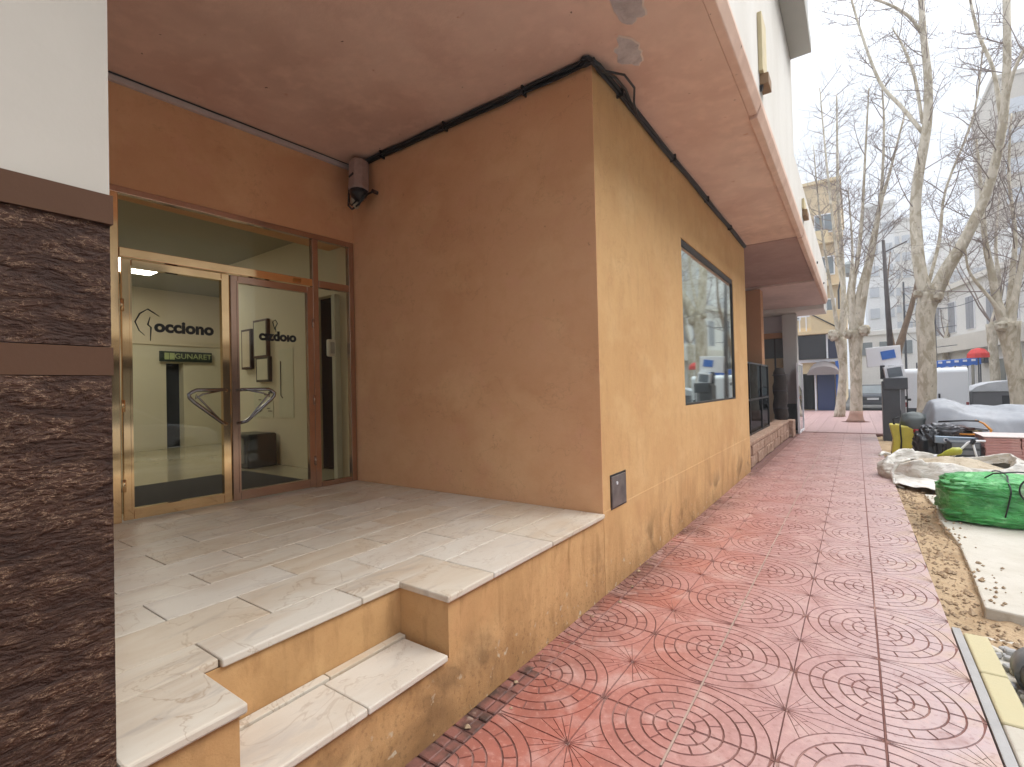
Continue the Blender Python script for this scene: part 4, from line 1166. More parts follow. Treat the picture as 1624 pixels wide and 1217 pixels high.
# hazy blocks beyond, walls and shutters painted paler to stand for haze
def block(name, label, x0, y0, w_, dep, h, mt, cols, rws, win_mat, wz=1.3, wx=1.0):
    t = thing(name, (x0+w_/2, y0, 0), label, 'building')
    MB().box(x0,y0,0,x0+w_,y0+dep,h).build('wall', mt, t)
    bevel(MB().box(x0-.2,y0-.2,h,x0+w_+.2,y0+dep,h+.5).build('roof_parapet', mt, t), 0.05)
    for i in range(cols):
        for j in range(rws):
            xa = x0+(i+.5)*w_/cols-wx/2; z = 4.2+j*(h-5)/max(1,rws)
            o = MB().box(xa,y0-.12,z,xa+wx,y0-.005,z+wz).build('window', win_mat, t)
    return t
block('tall_block', 'pale tall apartment tower beyond the lamp post', 3.9, 100, 5.2, 14, 27, M_bpale, 4, 8, M_shutterhaze)
block('tall_block', 'white slab block rising left of the lamp post, far down the street', 1.6, 80, 3.0, 14, 24.5, M_bwhite, 2, 7, M_shutterhaze)
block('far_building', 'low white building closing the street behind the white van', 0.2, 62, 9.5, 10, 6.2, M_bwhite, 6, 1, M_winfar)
block('far_building', 'pale mid height block behind the thick centre tree', 8.0, 105, 9, 12, 20, M_bwhite, 4, 5, M_shutterhaze)
block('tall_block', 'big hazy sand coloured tower at the right edge of the view', 13.2, 74, 12, 12, 34, plain('hazy_sand_render', lin((186,176,160)), 0.85, var=0.1, scale=0.3), 4, 9, M_shutterhaze, 1.6, 1.6)
block('far_building', 'white stepped building above the white two storey row', 7.2, 62, 5.0, 10, 14.5, M_bwhite, 3, 3, M_shutterhaze)

# blue awning stall
stl = thing('awning_stall', (3.4, 33, 0), 'grey street stall with posts under a blue awning', 'stall')
aw = MB(); 
for i in range(13):
    u = i/12; x = 3.05+u*1.85; zz = 2.42+0.10*u
    for (yy, dz) in ((32.0,0.0),(31.8,-.02),(31.78,-.30-0.05*(i % 2))): aw.v.append((x,yy,zz+dz))
aw.f = [(i*3+j, i*3+j+3, i*3+j+4, i*3+j+1) for i in range(12) for j in range(2)]
o = aw.build('awning', plain('blue_awning_cloth', lin((48,104,190)), 0.7, var=0.15, scale=5), stl); md = o.modifiers.new('t','SOLIDIFY'); md.thickness=.02
for i in range(5):
    MB().box(3.35+i*.3,31.74,2.30+.016*i,3.50+i*.3,31.758,2.40+.016*i).build('awning_patch', M_whitepaint, stl)
for x in (2.55,3.1,3.5,4.0,4.45,4.9): MB().tube([(x,32.0,-.13),(x,32.0,2.4)], 0.03, 6).build('post', M_darkgrey, stl)
MB().box(3.5,32.1,-.13,4.85,33.5,0.95).build('counter', M_greypaint, stl)
MB().box(3.6,32.05,0.95,4.85,32.12,1.05).build('counter_top', M_darkgrey, stl)
MB().box(2.55,32.0,0.9,3.5,32.04,0.95).build('railing', M_darkgrey, stl)
MB().box(3.7,33.6,0.5,4.8,33.7,2.3).build('back_panel', M_whitepaint, stl)
# grey container hut with pale rounded top
ht = thing('grey_container', (4.4, 26.6, 0), 'grey street container with a pale rounded top near the right hand tree', 'container')
bevel(MB().box(3.72,26.0,-.13,5.1,27.6,1.02).build('container_body', plain('mid_grey_panel', lin((110,108,110)), 0.6, var=0.1), ht), 0.03)
prof = [(3.66,1.0),(3.66,1.05),(3.85,1.22),(4.2,1.36),(4.7,1.42),(5.15,1.42),(5.15,1.0)]
bevel(MB().prism(prof, 1, 25.95, 27.65).build('rounded_top', plain('pale_grey_cap', lin((196,196,198)), 0.5), ht), 0.03)
MB().box(4.55,25.97,0.35,4.75,25.998,0.85).build('vent', M_rubber, ht)
# red parasol on the ground floor front
rp = thing('red_parasol', (4.35, 28.8, 0), 'small red parasol in front of the white building', 'parasol')
MB().tube([(4.35,28.8,-.13),(4.35,28.8,2.75)], 0.025, 8).build('pole', M_darkgrey, rp)
MB().tube([(4.35,28.8,2.42),(4.35,28.8,2.60),(4.35,28.8,2.78),(4.35,28.8,2.84)], [0.38,0.36,0.22,0.03], 12).build('canopy', plain('red_cloth', lin((206,60,54)), 0.7), rp)
# thin service poles
for (x, y, h, lab) in ((3.45,33.5,5.6,'thin dark utility pole with wires beside the blue awning'),(2.4,36.0,7.2,'thin dark utility pole carrying wires between the thick tree and the stall')):
    t = thing('utility_pole', (x,y,0), lab, 'pole')
    MB().tube([(x,y,-.13),(x,y,h)], [0.07,0.045], 8).build('pole', M_darkgrey, t)
    for k in range(3): MB().tube([(x,y,h-.4-k*1.0),(x+0.9,y+.5,h-.3-k*1.0)], 0.018, 6).build('cross_arm', M_darkgrey, t)
wr = MB()
for (a, b, s_) in (((2.4,36,6.6),(3.45,33.5,5.2),.25),((2.4,36,5.6),(3.45,33.5,4.2),.3),((3.45,33.5,5.2),(6.3,33,6.4),.4),((2.4,36,4.4),(3.4,33.5,3.4),.3)):
    a = Vector(a); b = Vector(b)
    wr.tube([a.lerp(b,i/12)+Vector((0,0,-s_*4*(i/12)*(1-i/12))) for i in range(13)], 0.015, 4)
wr.build('overhead_wires', M_black, label='sagging thin wires strung between the utility poles and the white building', cat='wires', loc=(3,34,5))
# ================================================================== ROADWORKS CLUTTER
# green netting bale
def lump(name, c, rx, ry, rz, mat, parent, seed=0, nu=72, nv=36, amp=0.12, fr=2.0, ridge=0.0, flat=0.0, e=2.6, box=0.0):
    def fn(u, v):
        a = 2*math.pi*u; b = math.pi*(v-0.5)
        def sp(t, e_): return math.copysign(abs(t)**(2/e_), t)
        x = sp(math.cos(b), e)*sp(math.cos(a), e); y = sp(math.cos(b), e)*sp(math.sin(a), e); z = sp(math.sin(b), e)
        n_ = fbm(x*fr+seed, y*fr, z*fr*1.4+seed, 4)*amp
        if ridge: n_ += ridge*abs(fbm(x*fr*1.2+seed*2, y*fr*1.2, z*fr*3.5, 3)) - ridge*.3
        k = 1+n_
        zz = c[2]+rz*z*k
        return (c[0]+rx*x*k, c[1]+ry*y*k, max(zz, flat))
    return grid_mesh(name, nu, nv, fn, mat, parent)
def green_net():
    m = Mat('green_netting', lin((84,182,98)), 0.28, spec=0.6)
    m.vary(3, lin((44,130,60)), 0.42, 0.62, 0.9, 5); m.vary(7, lin((140,216,142)), 0.55, 0.7, 0.8, 5)
    w_ = m.noise(6, 5, dist=1.2, vec=m.coord((1,1,2.6))); m.bump(w_, 1.0, 0.06)
    b = m.n('ShaderNodeTexBrick'); b.inputs['Scale'].default_value = 60; b.offset = 0
    m.link(m.coord(), b.inputs['Vector']); m.bump(b.outputs['Fac'], 0.25, 0.003)
    return m.m
M_green = green_net()
net = thing('netting_bale', (1.5, 7.2, 0), 'bale of glossy green plastic netting tied with cord, lying on the concrete slab', 'netting')
lump('netting', (1.42,7.25,0.21), 0.70, 0.46, 0.25, M_green, net, 3, 160, 90, 0.07, 1.8, 0.10, 0.002, 4.2)
rnd = random.Random(17)
for k, (xo, tilt) in enumerate(((1.20,0.05),(1.62,-.08))):
    P = []
    for i in range(33):
        a = 2*math.pi*i/32; P.append((xo+tilt*math.sin(a)+.012*math.sin(5*a), 7.25+0.475*math.copysign(abs(math.cos(a))**.6, math.cos(a)), max(0.012, 0.225+0.265*math.copysign(abs(math.sin(a))**.6, math.sin(a)))))
    MB().tube(P, 0.007, 6).build('tie_cord', M_black, net, smooth=True)
for k in range(7):
    x = 1.0+0.12*k; z = .1+.05*k
    P = [(0.78+0.04*i+.3*(k%3)*.2, 6.86-0.02*math.sin(i*1.1+k), 0.09+.05*k+.018*math.sin(i*.8+k)) for i in range(11)]
    MB().tube(P, [0.004]+[0.013]*9+[0.004], 6).build('net_fold', M_green, net, smooth=True)
hp = thing('wire_hoop', (1.5, 7.0, 0.3), 'dark wire hoop with clear film leaning on the green netting', 'hoop')
P = [(1.46+0.19*math.cos(a)*.95, 6.80+.05*math.cos(a), 0.40+0.15*math.sin(a)) for a in [2*math.pi*i/32 for i in range(33)]]
MB().tube(P, 0.008, 6).build('hoop_wire', M_black, hp, smooth=True)
m_ = MB(); m_.poly([p for p in P[:-1]], [tuple(range(32))]); m_.build('clear_film', glass_mat('clear_film', (0.8,0.88,0.82), 0.15), hp)
MB().tube([(1.07,6.98,0.47),(1.12,6.9,0.53),(1.3,6.9,0.56),(1.55,6.95,0.545),(1.9,7.0,0.50)], 0.007, 6).build('hoop_tail', M_black, hp, smooth=True)

# big white sack with sand
sk = thing('sand_sack', (1.1, 9.6, 0), 'slumped white woven sack holding sand, open mouth towards the houses', 'sack')
M_sack = Mat('white_woven_sack', lin((214,210,202)), 0.75); M_sack.vary(3, lin((176,166,150)), 0.45, 0.7, 0.8, 6); M_sack.vary(9, lin((150,134,112)), 0.62, 0.75, 0.7, 5)
M_sack.bump(M_sack.noise(4, 5, dist=1.0, vec=M_sack.coord((1,1,2))), 0.9, 0.06); M_sack = M_sack.m
def sack_fn(u, v):
    # v: 0 ground outside -> 0.7 lip -> 1 inside; u around
    a = 2*math.pi*u
    cx, cy = 1.12, 9.75
    rx = 0.72+0.10*math.cos(2*a+.5); ry = 0.62
    lip = 0.30+0.07*math.sin(a*3+1)+0.06*math.cos(a-0.4)
    if math.cos(a) < -0.55: lip += 0.05
    if v < 0.7:
        t = v/0.7; r_ = 1.0-0.10*t+0.13*math.sin(math.pi*t)**0.8; z = -0.06+t*(lip+.06)
    else:
        t = (v-.7)/.3; r_ = 0.90-0.10*t; z = lip-0.16*t
    n_ = 0.07*fbm(math.cos(a)*2.2, math.sin(a)*2.2, v*2.4+3, 4)+0.03*fbm(math.cos(a)*7, math.sin(a)*7, v*3, 3)
    return (cx+rx*(r_+n_)*math.cos(a), cy+ry*(r_+n_)*math.sin(a), z+n_*.3)
grid_mesh('sack_cloth', 120, 36, sack_fn, M_sack, sk)
M_sand = Mat('damp_sand', lin((186,172,150)), 0.95); M_sand.vary(5, lin((150,132,108)), 0.4, 0.65, 0.9, 6); M_sand.vary(30, lin((110,94,76)), 0.6, 0.7, 0.7, 4); M_sand.bump(M_sand.noise(30,5),0.8,0.01); M_sand = M_sand.m
def sand_fn(u, v):
    a = 2*math.pi*u; r_ = v*0.84
    x = 1.12+0.72*r_*math.cos(a); y = 9.75+0.62*r_*math.sin(a)
    return (x, y, 0.20+0.13*(1-v*v)+0.04*fbm(x*4, y*4, 2))
grid_mesh('sand_fill', 60, 20, sand_fn, M_sand, sk)
for k, P in enumerate(([(0.62,9.32,.33),(0.48,9.15,.30),(0.40,9.1,.18),(0.42,9.02,.0),(0.52,8.9,-.03)], [(0.42,9.9,.33),(0.33,9.8,.36),(0.28,9.6,.34)])):
    MB().tube(P, [0.02,0.028,0.022,0.018,0.012][:len(P)], 8).build('sack_strap', M_sack, sk, smooth=True)
# flattened skirt of torn plastic under sack
grid_mesh('torn_plastic_sheet', 60, 24, lambda u, v: (0.42+1.25*u+0.05*fbm(u*4,v*3,7), 8.62+v*0.7-0.10*math.sin(u*5)+.35*(1-u)**2, 0.012+0.10*v+0.025*abs(fbm(u*6, v*4, 9))), M_sack, None, label='flat torn piece of pale plastic sheet spread on the ground before the white sack', cat='sheet', loc=(1,9,0), thick=0.003)

# pallet of pink paving tiles
pt = thing('tile_stack', (2.35, 10.9, 0), 'neat stack of pink paving tiles on a pallet behind the white sack', 'tile stack')
M_pinktile = Mat('pink_concrete_tile', lin((198,152,146)), 0.8); M_pinktile.rand_tint(lin((184,132,126)), 0.8); M_pinktile.vary(8, lin((210,172,166)), 0.45, 0.7, 0.7, 5); M_pinktile.bump(M_pinktile.noise(40,4),0.4,0.005); M_pinktile = M_pinktile.m
rnd = random.Random(41)
base_tile = None
for l in range(13):
    for i in range(4):
        for j in range(2):
            x = 1.62+i*.405+rnd.uniform(-.006,.006); y = 10.45+j*.405+rnd.uniform(-.006,.006); z = 0.055+l*0.041
            if base_tile is None:
                base_tile = MB().box(x,y,z,x+.398,y+.398,z+.038).build('paving_tile', M_pinktile, pt); bevel(base_tile, .004, 1); o0 = (x,y,z)
            else:
                o = base_tile.copy(); COL.objects.link(o); o.location = (x-o0[0], y-o0[1], z-o0[2])
for i in range(3): MB().box(1.62+i*.75,10.44,-.05,1.72+i*.75,11.27,.05).build('pallet_runner', plain('pallet_wood', lin((150,124,94)), 0.85), pt)
MB().box(1.6,10.44,.592,3.26,11.28,.604).build('cover_board', plain('pale_board', lin((206,190,184)), 0.7), pt)

# white tubular frame
tf = thing('tube_frame', (1.45, 10.25, 0.2), 'bent white metal tube frame leaning between the sack and the pink tiles', 'frame')
MB().tube([(1.10,10.2,0.16),(1.40,10.25,0.52),(1.46,10.26,0.545),(1.60,10.3,0.545)], 0.017, 8).build('tube', M_whitepaint, tf, smooth=True)
MB().tube([(1.45,10.26,0.54),(1.50,10.2,0.22)], 0.014, 8).build('tube', M_whitepaint, tf, smooth=True)
MB().tube([(1.18,10.15,0.235),(1.66,10.2,0.235)], 0.014, 8).build('tube', M_whitepaint, tf, smooth=True)
MB().tube([(1.47,10.26,0.56),(1.43,10.24,0.50)], 0.032, 8).build('joint_clip', M_black, tf)
dkb = thing('dark_crate', (1.5, 10.6, 0), 'dark slatted crate behind the bent white tube frame', 'crate')
bevel(MB().box(1.22,10.48,-.05,1.58,10.9,0.50).build('crate_body', M_darkgrey, dkb), 0.01)
for z in (0.08,0.19,0.30,0.41): MB().box(1.24,10.465,z,1.56,10.479,z+.07).build('slat', M_greypaint, dkb)

# yellow green bottle-like float
fl = thing('yellow_bottle', (1.2, 10.1, 0.36), 'small yellow green plastic bottle lying on the sand sack', 'bottle')
MB().tube([(1.02,10.15,0.30),(1.08,10.14,0.325),(1.13,10.13,0.35),(1.22,10.12,0.39),(1.29,10.11,0.40),(1.31,10.11,0.40)], [0.018,0.022,0.045,0.062,0.055,0.02], 14).build('bottle_body', plain('yellow_green_plastic', lin((176,176,60)), 0.35), fl, smooth=True)
MB().tube([(0.985,10.155,0.285),(1.02,10.15,0.30)], 0.022, 10).build('bottle_cap', M_whitepaint, fl)

# black rubbish bag
bb = lump('rubbish_bag', (1.02,11.35,0.30), 0.20, 0.22, 0.34, Mat('black_bag_film', (0.012,0.012,0.014), 0.28).m, None, 8, 60, 40, 0.22, 2.6, 0.3, -0.1)
tag(bb, 'black plastic rubbish bag slumped against the small yellow machine', 'rubbish bag')
g_ = lump('grey_rag_heap', (1.22,11.5,0.62), 0.26, 0.16, 0.10, plain('crumpled_grey_film', lin((120,120,124)), 0.4, var=0.4, scale=9), None, 12, 60, 30, 0.3, 4.0, 0.4, 0.3)
tag(g_, 'crumpled grey film heap lying over the blue grey beam', 'film')
# steel blue beam with round emblem
bm = thing('blue_grey_beam', (1.3, 11.0, 0.45), 'blue grey metal beam with a small round emblem above the dark gap', 'beam')
bevel(MB().obox(Vector((1.50,11.0,0.475)), 0.85, 0.10, 0.12, ry=R(1.5)).build('beam_body', plain('blue_grey_metal', lin((150,164,178)), 0.4, 0.3, var=0.2), bm), 0.012)
MB().tube([(1.22,10.948,0.485),(1.22,10.938,0.485)], 0.035, 20).build('emblem_disc', M_whitepaint, bm)
MB().tube([(1.22,10.94,0.485),(1.22,10.932,0.485)], 0.020, 20).build('emblem_core', M_navy, bm)
for sx in (1.12,1.88): MB().box(sx,11.0,-.1,sx+.05,11.05,.42).build('beam_leg', M_darkgrey, bm)

# small yellow machine
ym = thing('yellow_machine', (0.85, 12.5, 0), 'small yellow machine with a dark domed cover and a red lamp beside the grey cabinet', 'machine')
M_yel = plain('yellow_machine_paint', lin((204,190,74)), 0.45, var=0.18, scale=6)
pr = [(0.56,0.02),(0.60,0.30),(0.54,0.62),(0.80,0.60),(1.10,0.52),(1.12,0.25),(1.04,0.05)]
bevel(MB().prism(pr, 1, 12.45, 13.0).build('machine_body', M_yel, ym), 0.04, 3)
bevel(MB().prism([(0.552,0.04),(0.59,0.30),(0.532,0.63),(0.68,0.625),(0.70,0.3),(0.675,0.04)], 1, 12.40, 12.449).build('side_panel', M_yel, ym), 0.012)
MB().tube([(0.70,12.43,0.05),(0.715,12.425,0.3),(0.70,12.43,0.63)], 0.013, 6).build('panel_seam', M_black, ym)
lump('domed_cover', (0.93,12.7,0.62), 0.22, 0.24, 0.25, plain('dark_grey_green_cover', lin((88,94,92)), 0.6, var=0.2), ym, 5, 48, 30, 0.08, 1.5, 0.0, 0.5)
bevel(MB().obox(Vector((1.03,12.42,0.50)), 0.26, 0.05, 0.07, ry=R(6)).build('red_lamp', plain('red_lamp_cover', lin((150,26,28)), 0.25), ym), 0.02)
MB().box(0.56,12.46,-.12,0.66,12.9,0.04).build('skid', M_rubber, ym); MB().box(0.95,12.46,-.12,1.08,12.9,0.06).build('skid', M_rubber, ym)
MB().tube([(0.62,12.6,0.6),(0.60,12.62,0.72),(0.70,12.64,0.76)], 0.02, 8).build('handle', M_rubber, ym, smooth=True)
# silver grey sheet over a heap
def cover(u, v):
    x = 1.10+2.6*u; y = 12.2+2.2*v
    h = 0.64+0.36*math.sin(math.pi*min(1,v*1.15))**0.7
    h += 0.10*math.exp(-((u-.12)/.12)**2) - 0.13*max(0,u-.2)
    h += 0.045*math.sin(9*u+5*v)*math.sin(3*v+1) + 0.05*fbm(u*4, v*4, 3)+0.018*math.sin(26*u*(.4+v)+8*v)
    if v < 0.08: h -= (0.08-v)*2.2
    if v > .9: h -= (v-.9)*7
    if u > .93: h -= (u-.93)*6
    if u < .05: h -= (.05-u)*6
    return (x+0.04*fbm(v*5,u*2,1), y+0.05*fbm(u*6,v*2,8), h)
cv = grid_mesh('silver_tarpaulin', 130, 90, cover, None or plain('silver_grey_sheet', lin((150,152,156)), 0.6, 0.1, var=0.12, scale=3, bump=0.1), None, label='silver grey sheet draped in folds over a heap of roadwork material', cat='tarpaulin', loc=(2,13,0.6), thick=0.012)
hp2 = thing('covered_box', (1.6, 12.4, 0), 'open dark metal box with an orange edge under the silver sheet', 'box')
bevel(MB().box(1.22,12.1,-.1,1.95,14.0,0.50).build('box_body', M_darkgrey, hp2), 0.02)
MB().box(1.95,12.2,-.1,3.6,14.2,0.42).build('box_extension', M_greypaint, hp2)
MB().box(1.30,12.02,0.52,1.88,13.6,0.53).build('box_floor', M_black, hp2)
m_ = MB(); m_.tube([(1.30,12.0,0.505),(1.70,11.98,0.50),(1.92,11.98,0.525),(1.95,12.0,0.58),(1.86,12.05,0.70),(1.76,12.1,0.755)], [0.014,0.016,0.02,0.022,0.018,0.012], 8); m_.build('orange_edge', plain('orange_plastic_edge', lin((226,148,44)), 0.45), hp2, smooth=True)
MB().tube([(1.24,12.05,0.72),(1.6,12.02,0.75),(1.80,12.06,0.74)], 0.016, 6).build('upper_edge', M_black, hp2, smooth=True)
for k in range(5): MB().obox(Vector((1.42+.09*k,12.12+.05*(k%2),0.58+.02*(k%3))), 0.16, 0.3, 0.035, rz=R(20*k), rx=R(8)).build('scrap_piece', [M_cob.m, M_darkgrey, M_brownframe, M_yellow, M_greypaint][k], hp2)

# broken kerb rubble and grey pipe beside the yellow kerb
pp_ = thing('grey_pipe', (0.95, 3.0, -0.05), 'short dark grey plastic pipe lying along the foot of the yellow painted kerb', 'pipe')
MB().tube([(0.735,2.2,-0.005),(0.735,2.6,-0.005),(0.74,3.0,0.0),(0.735,3.55,0.012),(0.73,3.60,0.012)], [0.105,0.105,0.105,0.105,0.09], 24).build('pipe_body', plain('dark_grey_plastic', lin((92,96,98)), 0.45, var=0.15), pp_, smooth=True)
MB().tube([(0.733,3.46,0.012),(0.733,3.58,0.012)], [0.118,0.116], 24).build('pipe_collar', plain('mid_grey_plastic', lin((120,124,126)), 0.45), pp_, smooth=True)
rnd = random.Random(77)
for k in range(14):
    x = rnd.uniform(0.595,0.68); y = rnd.uniform(3.35,3.95); s_ = rnd.uniform(0.018,0.045)
    o = MB().obox(Vector((x,y,-0.075+s_*.5)), s_*1.6, s_*1.1, s_, rz=rnd.uniform(0,3), rx=rnd.uniform(-.4,.4)).build('concrete_rubble', M_kerb if k % 3 else M_concrete, label='small broken lumps of grey concrete between the yellow kerb and the pipe', cat='rubble', group='concrete rubble by the kerb', loc=(x,y,-.075))
    bevel(o, s_*.2, 1)

# ================================================================== TREES
class TreeB:
    def __init__(s, seed): s.r = random.Random(seed); s.tw = MB(); s.n = 0
    def curve(s, p, d, L, r0, r1, up, n, wob):
        P = [Vector(p)]; rad = [r0]; d = Vector(d).normalized()
        for i in range(n):
            d = (d + Vector((s.r.uniform(-wob,wob), s.r.uniform(-wob,wob), s.r.uniform(-wob,wob)+up))).normalized()
            P.append(P[-1]+d*(L/n)); rad.append(r0+(r1-r0)*(i+1)/n)
        return P, rad
    def side(s, P, level, dens, Lr, rr):
        """shoots off the path P"""
        r = s.r
        tot = sum((b-a).length for a, b in zip(P[:-1], P[1:]))
        k = max(1, int(tot*dens))
        for _ in range(k):
            t = r.uniform(0.12, 1.0)**0.8*tot; acc = 0
            for a, b in zip(P[:-1], P[1:]):
                l = (b-a).length
                if acc+l >= t: break
                acc += l
            f = min(1, max(0, (t-acc)/max(l,1e-6))); p = a.lerp(b, f); ax = (b-a).normalized()
            a_ = r.uniform(0, 2*math.pi)
            q = ax.cross(Vector((math.cos(a_), math.sin(a_), 0.1))).normalized()
            d = (ax*r.uniform(.25,.8)+q).normalized(); d.z = d.z*.6+.22
            L = r.uniform(*Lr)*(1.15-0.55*t/tot)
            n = 5 if level == 1 else (4 if level == 2 else 3)
            Q, rad = s.curve(p, d, L, rr, rr*.35, 0.10 if level < 3 else 0.03, n, 0.17 if level<3 else .25)
            s.tw.tube(Q, rad, 5 if level == 1 else 3, cap=False)
            if level == 1: s.side(Q, 2, 5.6, (0.35,1.25), 0.0085)
            elif level == 2: s.side(Q, 3, 6.0, (0.12,0.5), 0.0055)
            elif r.random() < .16:
                e = Q[-1]; h = 0.018
                s.tw.poly([(e.x+h,e.y,e.z),(e.x,e.y+h,e.z),(e.x-h,e.y,e.z),(e.x,e.y-h,e.z),(e.x,e.y,e.z+h),(e.x,e.y,e.z-h)],
                          [(0,1,4),(1,2,4),(2,3,4),(3,0,4),(1,0,5),(2,1,5),(3,2,5),(0,3,5)])
def smooth_path(P, rr, sub=4):
    P = [Vector(p) for p in P]; out = []; ro = []
    n = len(P)
    for i in range(n-1):
        p0 = P[max(i-1,0)]; p1 = P[i]; p2 = P[i+1]; p3 = P[min(i+2,n-1)]
        for k in range(sub):
            t = k/sub
            out.append(0.5*((2*p1)+(p2-p0)*t+(2*p0-5*p1+4*p2-p3)*t*t+(3*p1-p0-3*p2+p3)*t**3))
            ro.append(rr[i]+(rr[i+1]-rr[i])*t)
    out.append(P[-1]); ro.append(rr[-1])
    return out, ro
def make_tree(loc, label, trunk, tr, limbs, seed, knobs=(), dens=3.4, Lr=(0.7,2.3), mat=None, extra=0):
    t = thing('plane_tree', loc, label, 'tree')
    P, rr = smooth_path(trunk, tr)
    rr = [r_*(1+0.05*fbm(i*.6, seed, 0)) for i, r_ in enumerate(rr)]
    MB().tube(P, rr, 18).build('trunk', mat or M_bark, t, smooth=True)
    T_ = TreeB(seed)
    for L, lr in limbs:
        P, rr = smooth_path(L, lr)
        MB().tube(P, rr, 12).build('limb', mat or M_bark, t, smooth=True)
        T_.side(P[2:] if len(P) > 6 else P, 1, dens, Lr, 0.017)
    rnd = T_.r
    top = Vector(trunk[-1])
    for k in range(extra):
        a = rnd.uniform(0, 2*math.pi); d = (math.cos(a)*.7, math.sin(a)*.7, 1)
        Q, rad = T_.curve(top, d, rnd.uniform(3.0,6.0), 0.035, 0.008, 0.06, 12, 0.09)
        T_.tw.tube(Q, rad, 6, cap=False); T_.side(Q, 1, dens*.8, (0.5,1.5), 0.013)
    T_.tw.build('twigs', M_twig, t, kind='stuff')
    for (c, r_) in knobs:
        k_ = lump('burr', c, r_, r_, r_*1.1, mat or M_bark, t, seed, 28, 18, 0.35, 2.5, 0.2, -9)
    return t
tc_ = make_tree((1.62,20,-0.13), 'thick grey plane tree with a forked pollard head between the cabinet and the stall',
  [(1.78,20,-.13),(1.808,20.000,0.775),(1.850,20.000,2.356),(1.837,20.000,3.546),(1.990,20.000,4.201)], [0.30,0.24,0.225,0.235,0.30],
  [([(1.956,20.000,4.027),(1.765,20.000,4.849),(1.697,20.100,6.588),(1.775,20.100,7.778),(2.041,20.000,9.462),(2.108,20.000,10.831),(2.031,19.900,12.201),(1.993,19.900,13.614)],[.22,.17,.15,.14,.125,.11,.09,.075]),
   ([(2.014,20.000,3.961),(2.352,19.900,4.836),(2.702,19.700,5.500),(3.039,19.500,6.314),(3.312,19.400,7.135),(3.575,19.200,8.605),(3.672,19.000,10.249),(3.710,19.000,12.176)],[.22,.18,.15,.13,.115,.10,.09,.08]),
   ([(3.555,19.200,8.791),(3.463,19.400,10.367),(3.198,19.600,11.700),(3.062,19.800,13.212)],[.06,.045,.04,.03]),
   ([(1.931,20.000,9.299),(1.466,20.300,10.403),(0.934,20.600,11.589),(0.475,20.900,13.689),(0.161,21.100,15.533)],[.06,.055,.05,.04,.03]),
   ([(2.041,20.000,12.255),(1.645,19.600,12.891),(0.862,19.200,13.510),(-0.108,18.900,13.991)],[.05,.045,.035,.02]),
   ([(1.939,20.000,9.596),(1.826,20.500,11.400),(1.567,20.900,12.774),(1.353,21.200,13.583)],[.05,.045,.035,.02]),
   ([(1.903,20.000,4.331),(2.299,20.500,5.961),(2.553,21.000,7.669),(3.364,21.500,10.079),(3.734,22.000,12.676)],[.05,.045,.035,.03,.02]),
   ([(3.610,19.200,8.950),(3.733,18.800,9.768),(3.904,18.500,10.223),(4.226,18.000,10.777)],[.05,.045,.035,.02]),
  ], 11, [((1.655,19.800,4.216),0.10),((2.145,19.800,4.073),0.12)], 2.2, (0.6,2.3))
tb_ = make_tree((-0.04,22.5,0), 'pale plane tree with a pinkish stained foot and a burr, standing in the pavement',
  [(-0.04,22.5,-.02),(-0.02,22.5,0.25),(0.010,22.500,1.167),(0.030,22.500,2.593),(0.052,22.500,3.424)], [0.30,0.21,0.185,0.20,0.27],
  [([(0.049,22.500,3.305),(0.184,22.500,4.718),(0.466,22.600,5.879),(0.907,22.800,7.969),(1.270,23.000,9.359),(1.760,23.200,11.409)],[.20,.11,.09,.07,.05,.025]),
   ([(-0.009,22.500,3.310),(-0.003,22.400,4.965),(0.226,22.200,6.309),(0.380,22.000,7.859),(0.500,21.800,9.605),(0.668,21.500,11.922)],[.16,.09,.07,.05,.035,.02]),
   ([(0.152,22.500,3.534),(0.423,22.300,5.125),(0.721,22.100,6.657),(0.947,22.000,8.408),(1.070,21.800,10.564),(1.032,21.600,12.058)],[.14,.09,.06,.05,.035,.02]),
   ([(-0.045,22.600,3.441),(-0.338,23.000,5.351),(-0.551,23.300,7.701),(-0.737,23.600,10.652),(-0.890,24.000,13.753)],[.08,.06,.05,.035,.02])],
  23, [((0.319,22.300,3.407),0.17),((-0.184,22.300,3.309),0.14)], 2.4, (0.6,2.0))
MB().tube([(-0.04,22.5,0.0),(-0.035,22.5,0.1),(-0.02,22.5,0.27),(-.01,22.5,0.42)], [0.315,0.255,0.216,0.205], 18).build('stained_foot', M_limewash, tb_, smooth=True)
pitm = MB().tube([(-0.04,22.5,-0.004),(-0.04,22.5,0.003)], [0.45,0.45], 20).build('tree_pit', M_joint, tb_)
make_tree((-0.6,25.6,0), 'slender leaning plane tree in front of the blue pilaster, left of the pinkish footed one',
  [(-0.62,25.6,-.02),(-0.503,25.600,1.131),(-0.428,25.600,2.224),(-0.485,25.600,3.463)], [0.22,0.16,0.15,0.24],
  [([(-0.489,25.600,3.326),(-0.316,25.600,5.504),(-0.400,25.600,9.098),(-0.386,25.600,11.306),(-0.334,25.600,14.060)],[.14,.09,.07,.05,.025]),
   ([(-0.466,25.600,3.324),(-0.168,25.800,5.239),(0.041,26.000,7.173),(-0.042,26.300,10.062)],[.12,.07,.05,.02]),
   ([(-0.531,25.600,3.467),(-0.767,25.400,5.535),(-1.080,25.100,8.835),(-1.220,24.900,11.839)],[.10,.06,.04,.015])],
  37, [((-0.729,25.400,3.550),0.2)], 2.4, (0.6,1.9))
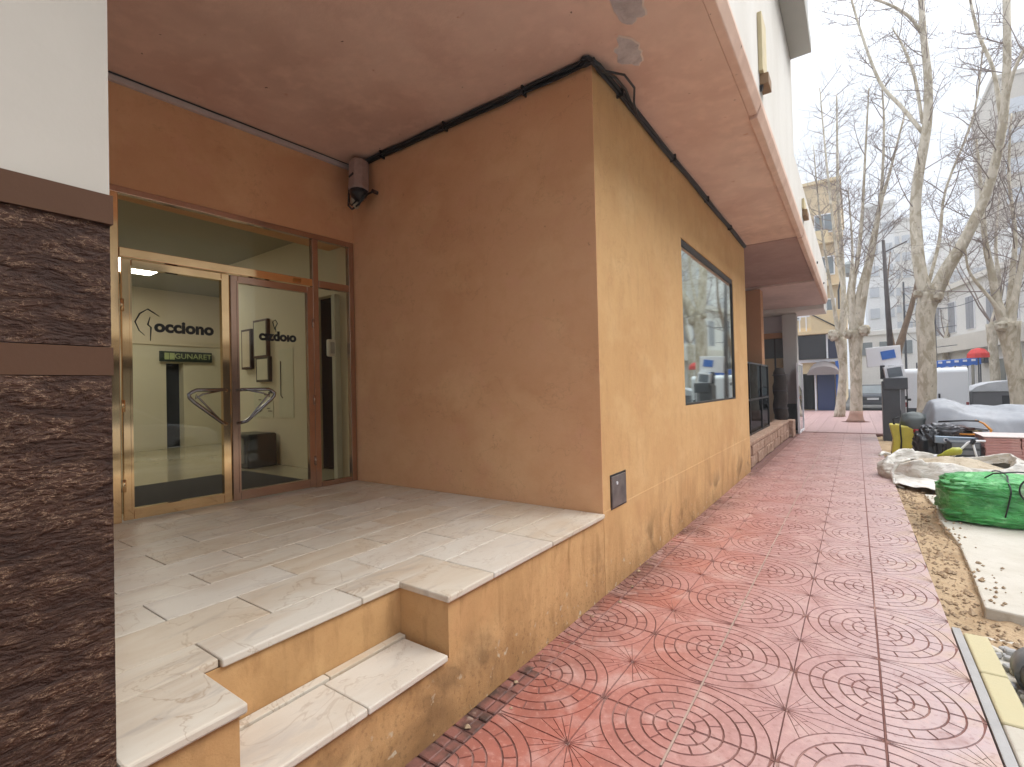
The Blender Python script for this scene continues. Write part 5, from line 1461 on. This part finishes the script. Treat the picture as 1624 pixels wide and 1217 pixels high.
make_tree((3.85,20,-0.13), 'plane tree with a knobbly crown near the right edge beside the grey container',
  [(3.98,20,-.13),(3.891,20.000,0.494),(3.815,20.000,1.499),(3.722,20.000,2.421),(3.676,20.000,3.126)], [0.27,0.21,0.19,0.20,0.29],
  [([(3.646,20.000,2.981),(3.480,20.000,3.741),(3.371,20.000,4.691),(3.261,20.000,5.650),(3.268,20.300,7.257),(3.245,20.600,8.928)],[.18,.11,.09,.07,.05,.025]),
   ([(3.699,20.000,3.013),(3.852,20.000,3.879),(3.975,20.000,4.594),(4.126,20.000,5.479),(4.316,20.000,6.889)],[.15,.09,.07,.06,.04]),
   ([(3.648,20.000,3.073),(3.353,19.800,3.730),(3.000,19.600,4.304),(2.780,19.400,4.766),(2.706,19.200,5.568)],[.10,.05,.04,.03,.015]),
   ([(3.700,20.000,3.068),(3.859,20.300,4.481),(4.018,20.600,5.834),(4.006,21.000,7.682),(4.171,21.300,9.707)],[.12,.07,.05,.04,.02])],
  41, [((3.506,19.800,3.013),0.13)], 2.4, (0.6,2.0))
make_tree((1.18,24,-.13), 'thin leaning brown barked tree between the cabinet and the thick forked tree',
  [(1.16,24,-.13),(1.210,24.000,1.122),(1.307,24.000,2.585)], [0.20,0.17,0.19],
  [([(1.281,24.000,2.342),(1.599,24.000,3.536),(1.850,24.000,4.475),(2.030,24.000,5.652),(1.996,24.000,7.823)],[.16,.10,.08,.05,.02]),
   ([(1.284,24.000,2.464),(1.165,24.100,3.585),(1.090,24.300,4.859),(1.265,24.500,6.622)],[.07,.05,.035,.015])],
  53, (), 2.0, (0.5,1.6), plain('brown_bark', lin((140,118,96)), 0.9, var=0.3, scale=5))
# more bare trees further down the street and one beyond the frame
def generic_tree(x, y, h, seed, label, ex=6):
    return make_tree((x,y,-.13), label, [(x,y,-.13),(x+.03,y,h*.4),(x-.02,y,h*.75),(x,y,h)], [.22,.18,.17,.24], [([(x,y,h-.1),(x+.3,y+.1,h+1.5),(x+.2,y,h+3.5),(x+.4,y,h+6)],[.14,.09,.06,.02])], seed, (), 2.0, (0.5,1.7), None, ex)
generic_tree(5.2, 31, 4.0, 61, 'bare tree with fine twigs in front of the white two storey building')
generic_tree(4.6, 40, 4.0, 67, 'distant bare tree at the far end of the white two storey building')
generic_tree(6.6, 27, 4.2, 71, 'bare street tree at the extreme right beyond the grey container', 8)
# ================================================================== AIR
hz = MB().box(-62,-32,-1.2,72,142,38.5)
hm = bpy.data.materials.new('pale_air'); hm.use_nodes = True
ht_ = hm.node_tree; ht_.nodes.clear()
ho = ht_.nodes.new('ShaderNodeOutputMaterial'); hv = ht_.nodes.new('ShaderNodeVolumePrincipled')
hv.inputs['Color'].default_value = (0.93,0.95,1.0,1); hv.inputs['Density'].default_value = 0.0026; hv.inputs['Anisotropy'].default_value = 0.2
ht_.links.new(hv.outputs[0], ho.inputs['Volume'])
hz.build('haze', hm, kind='stuff')
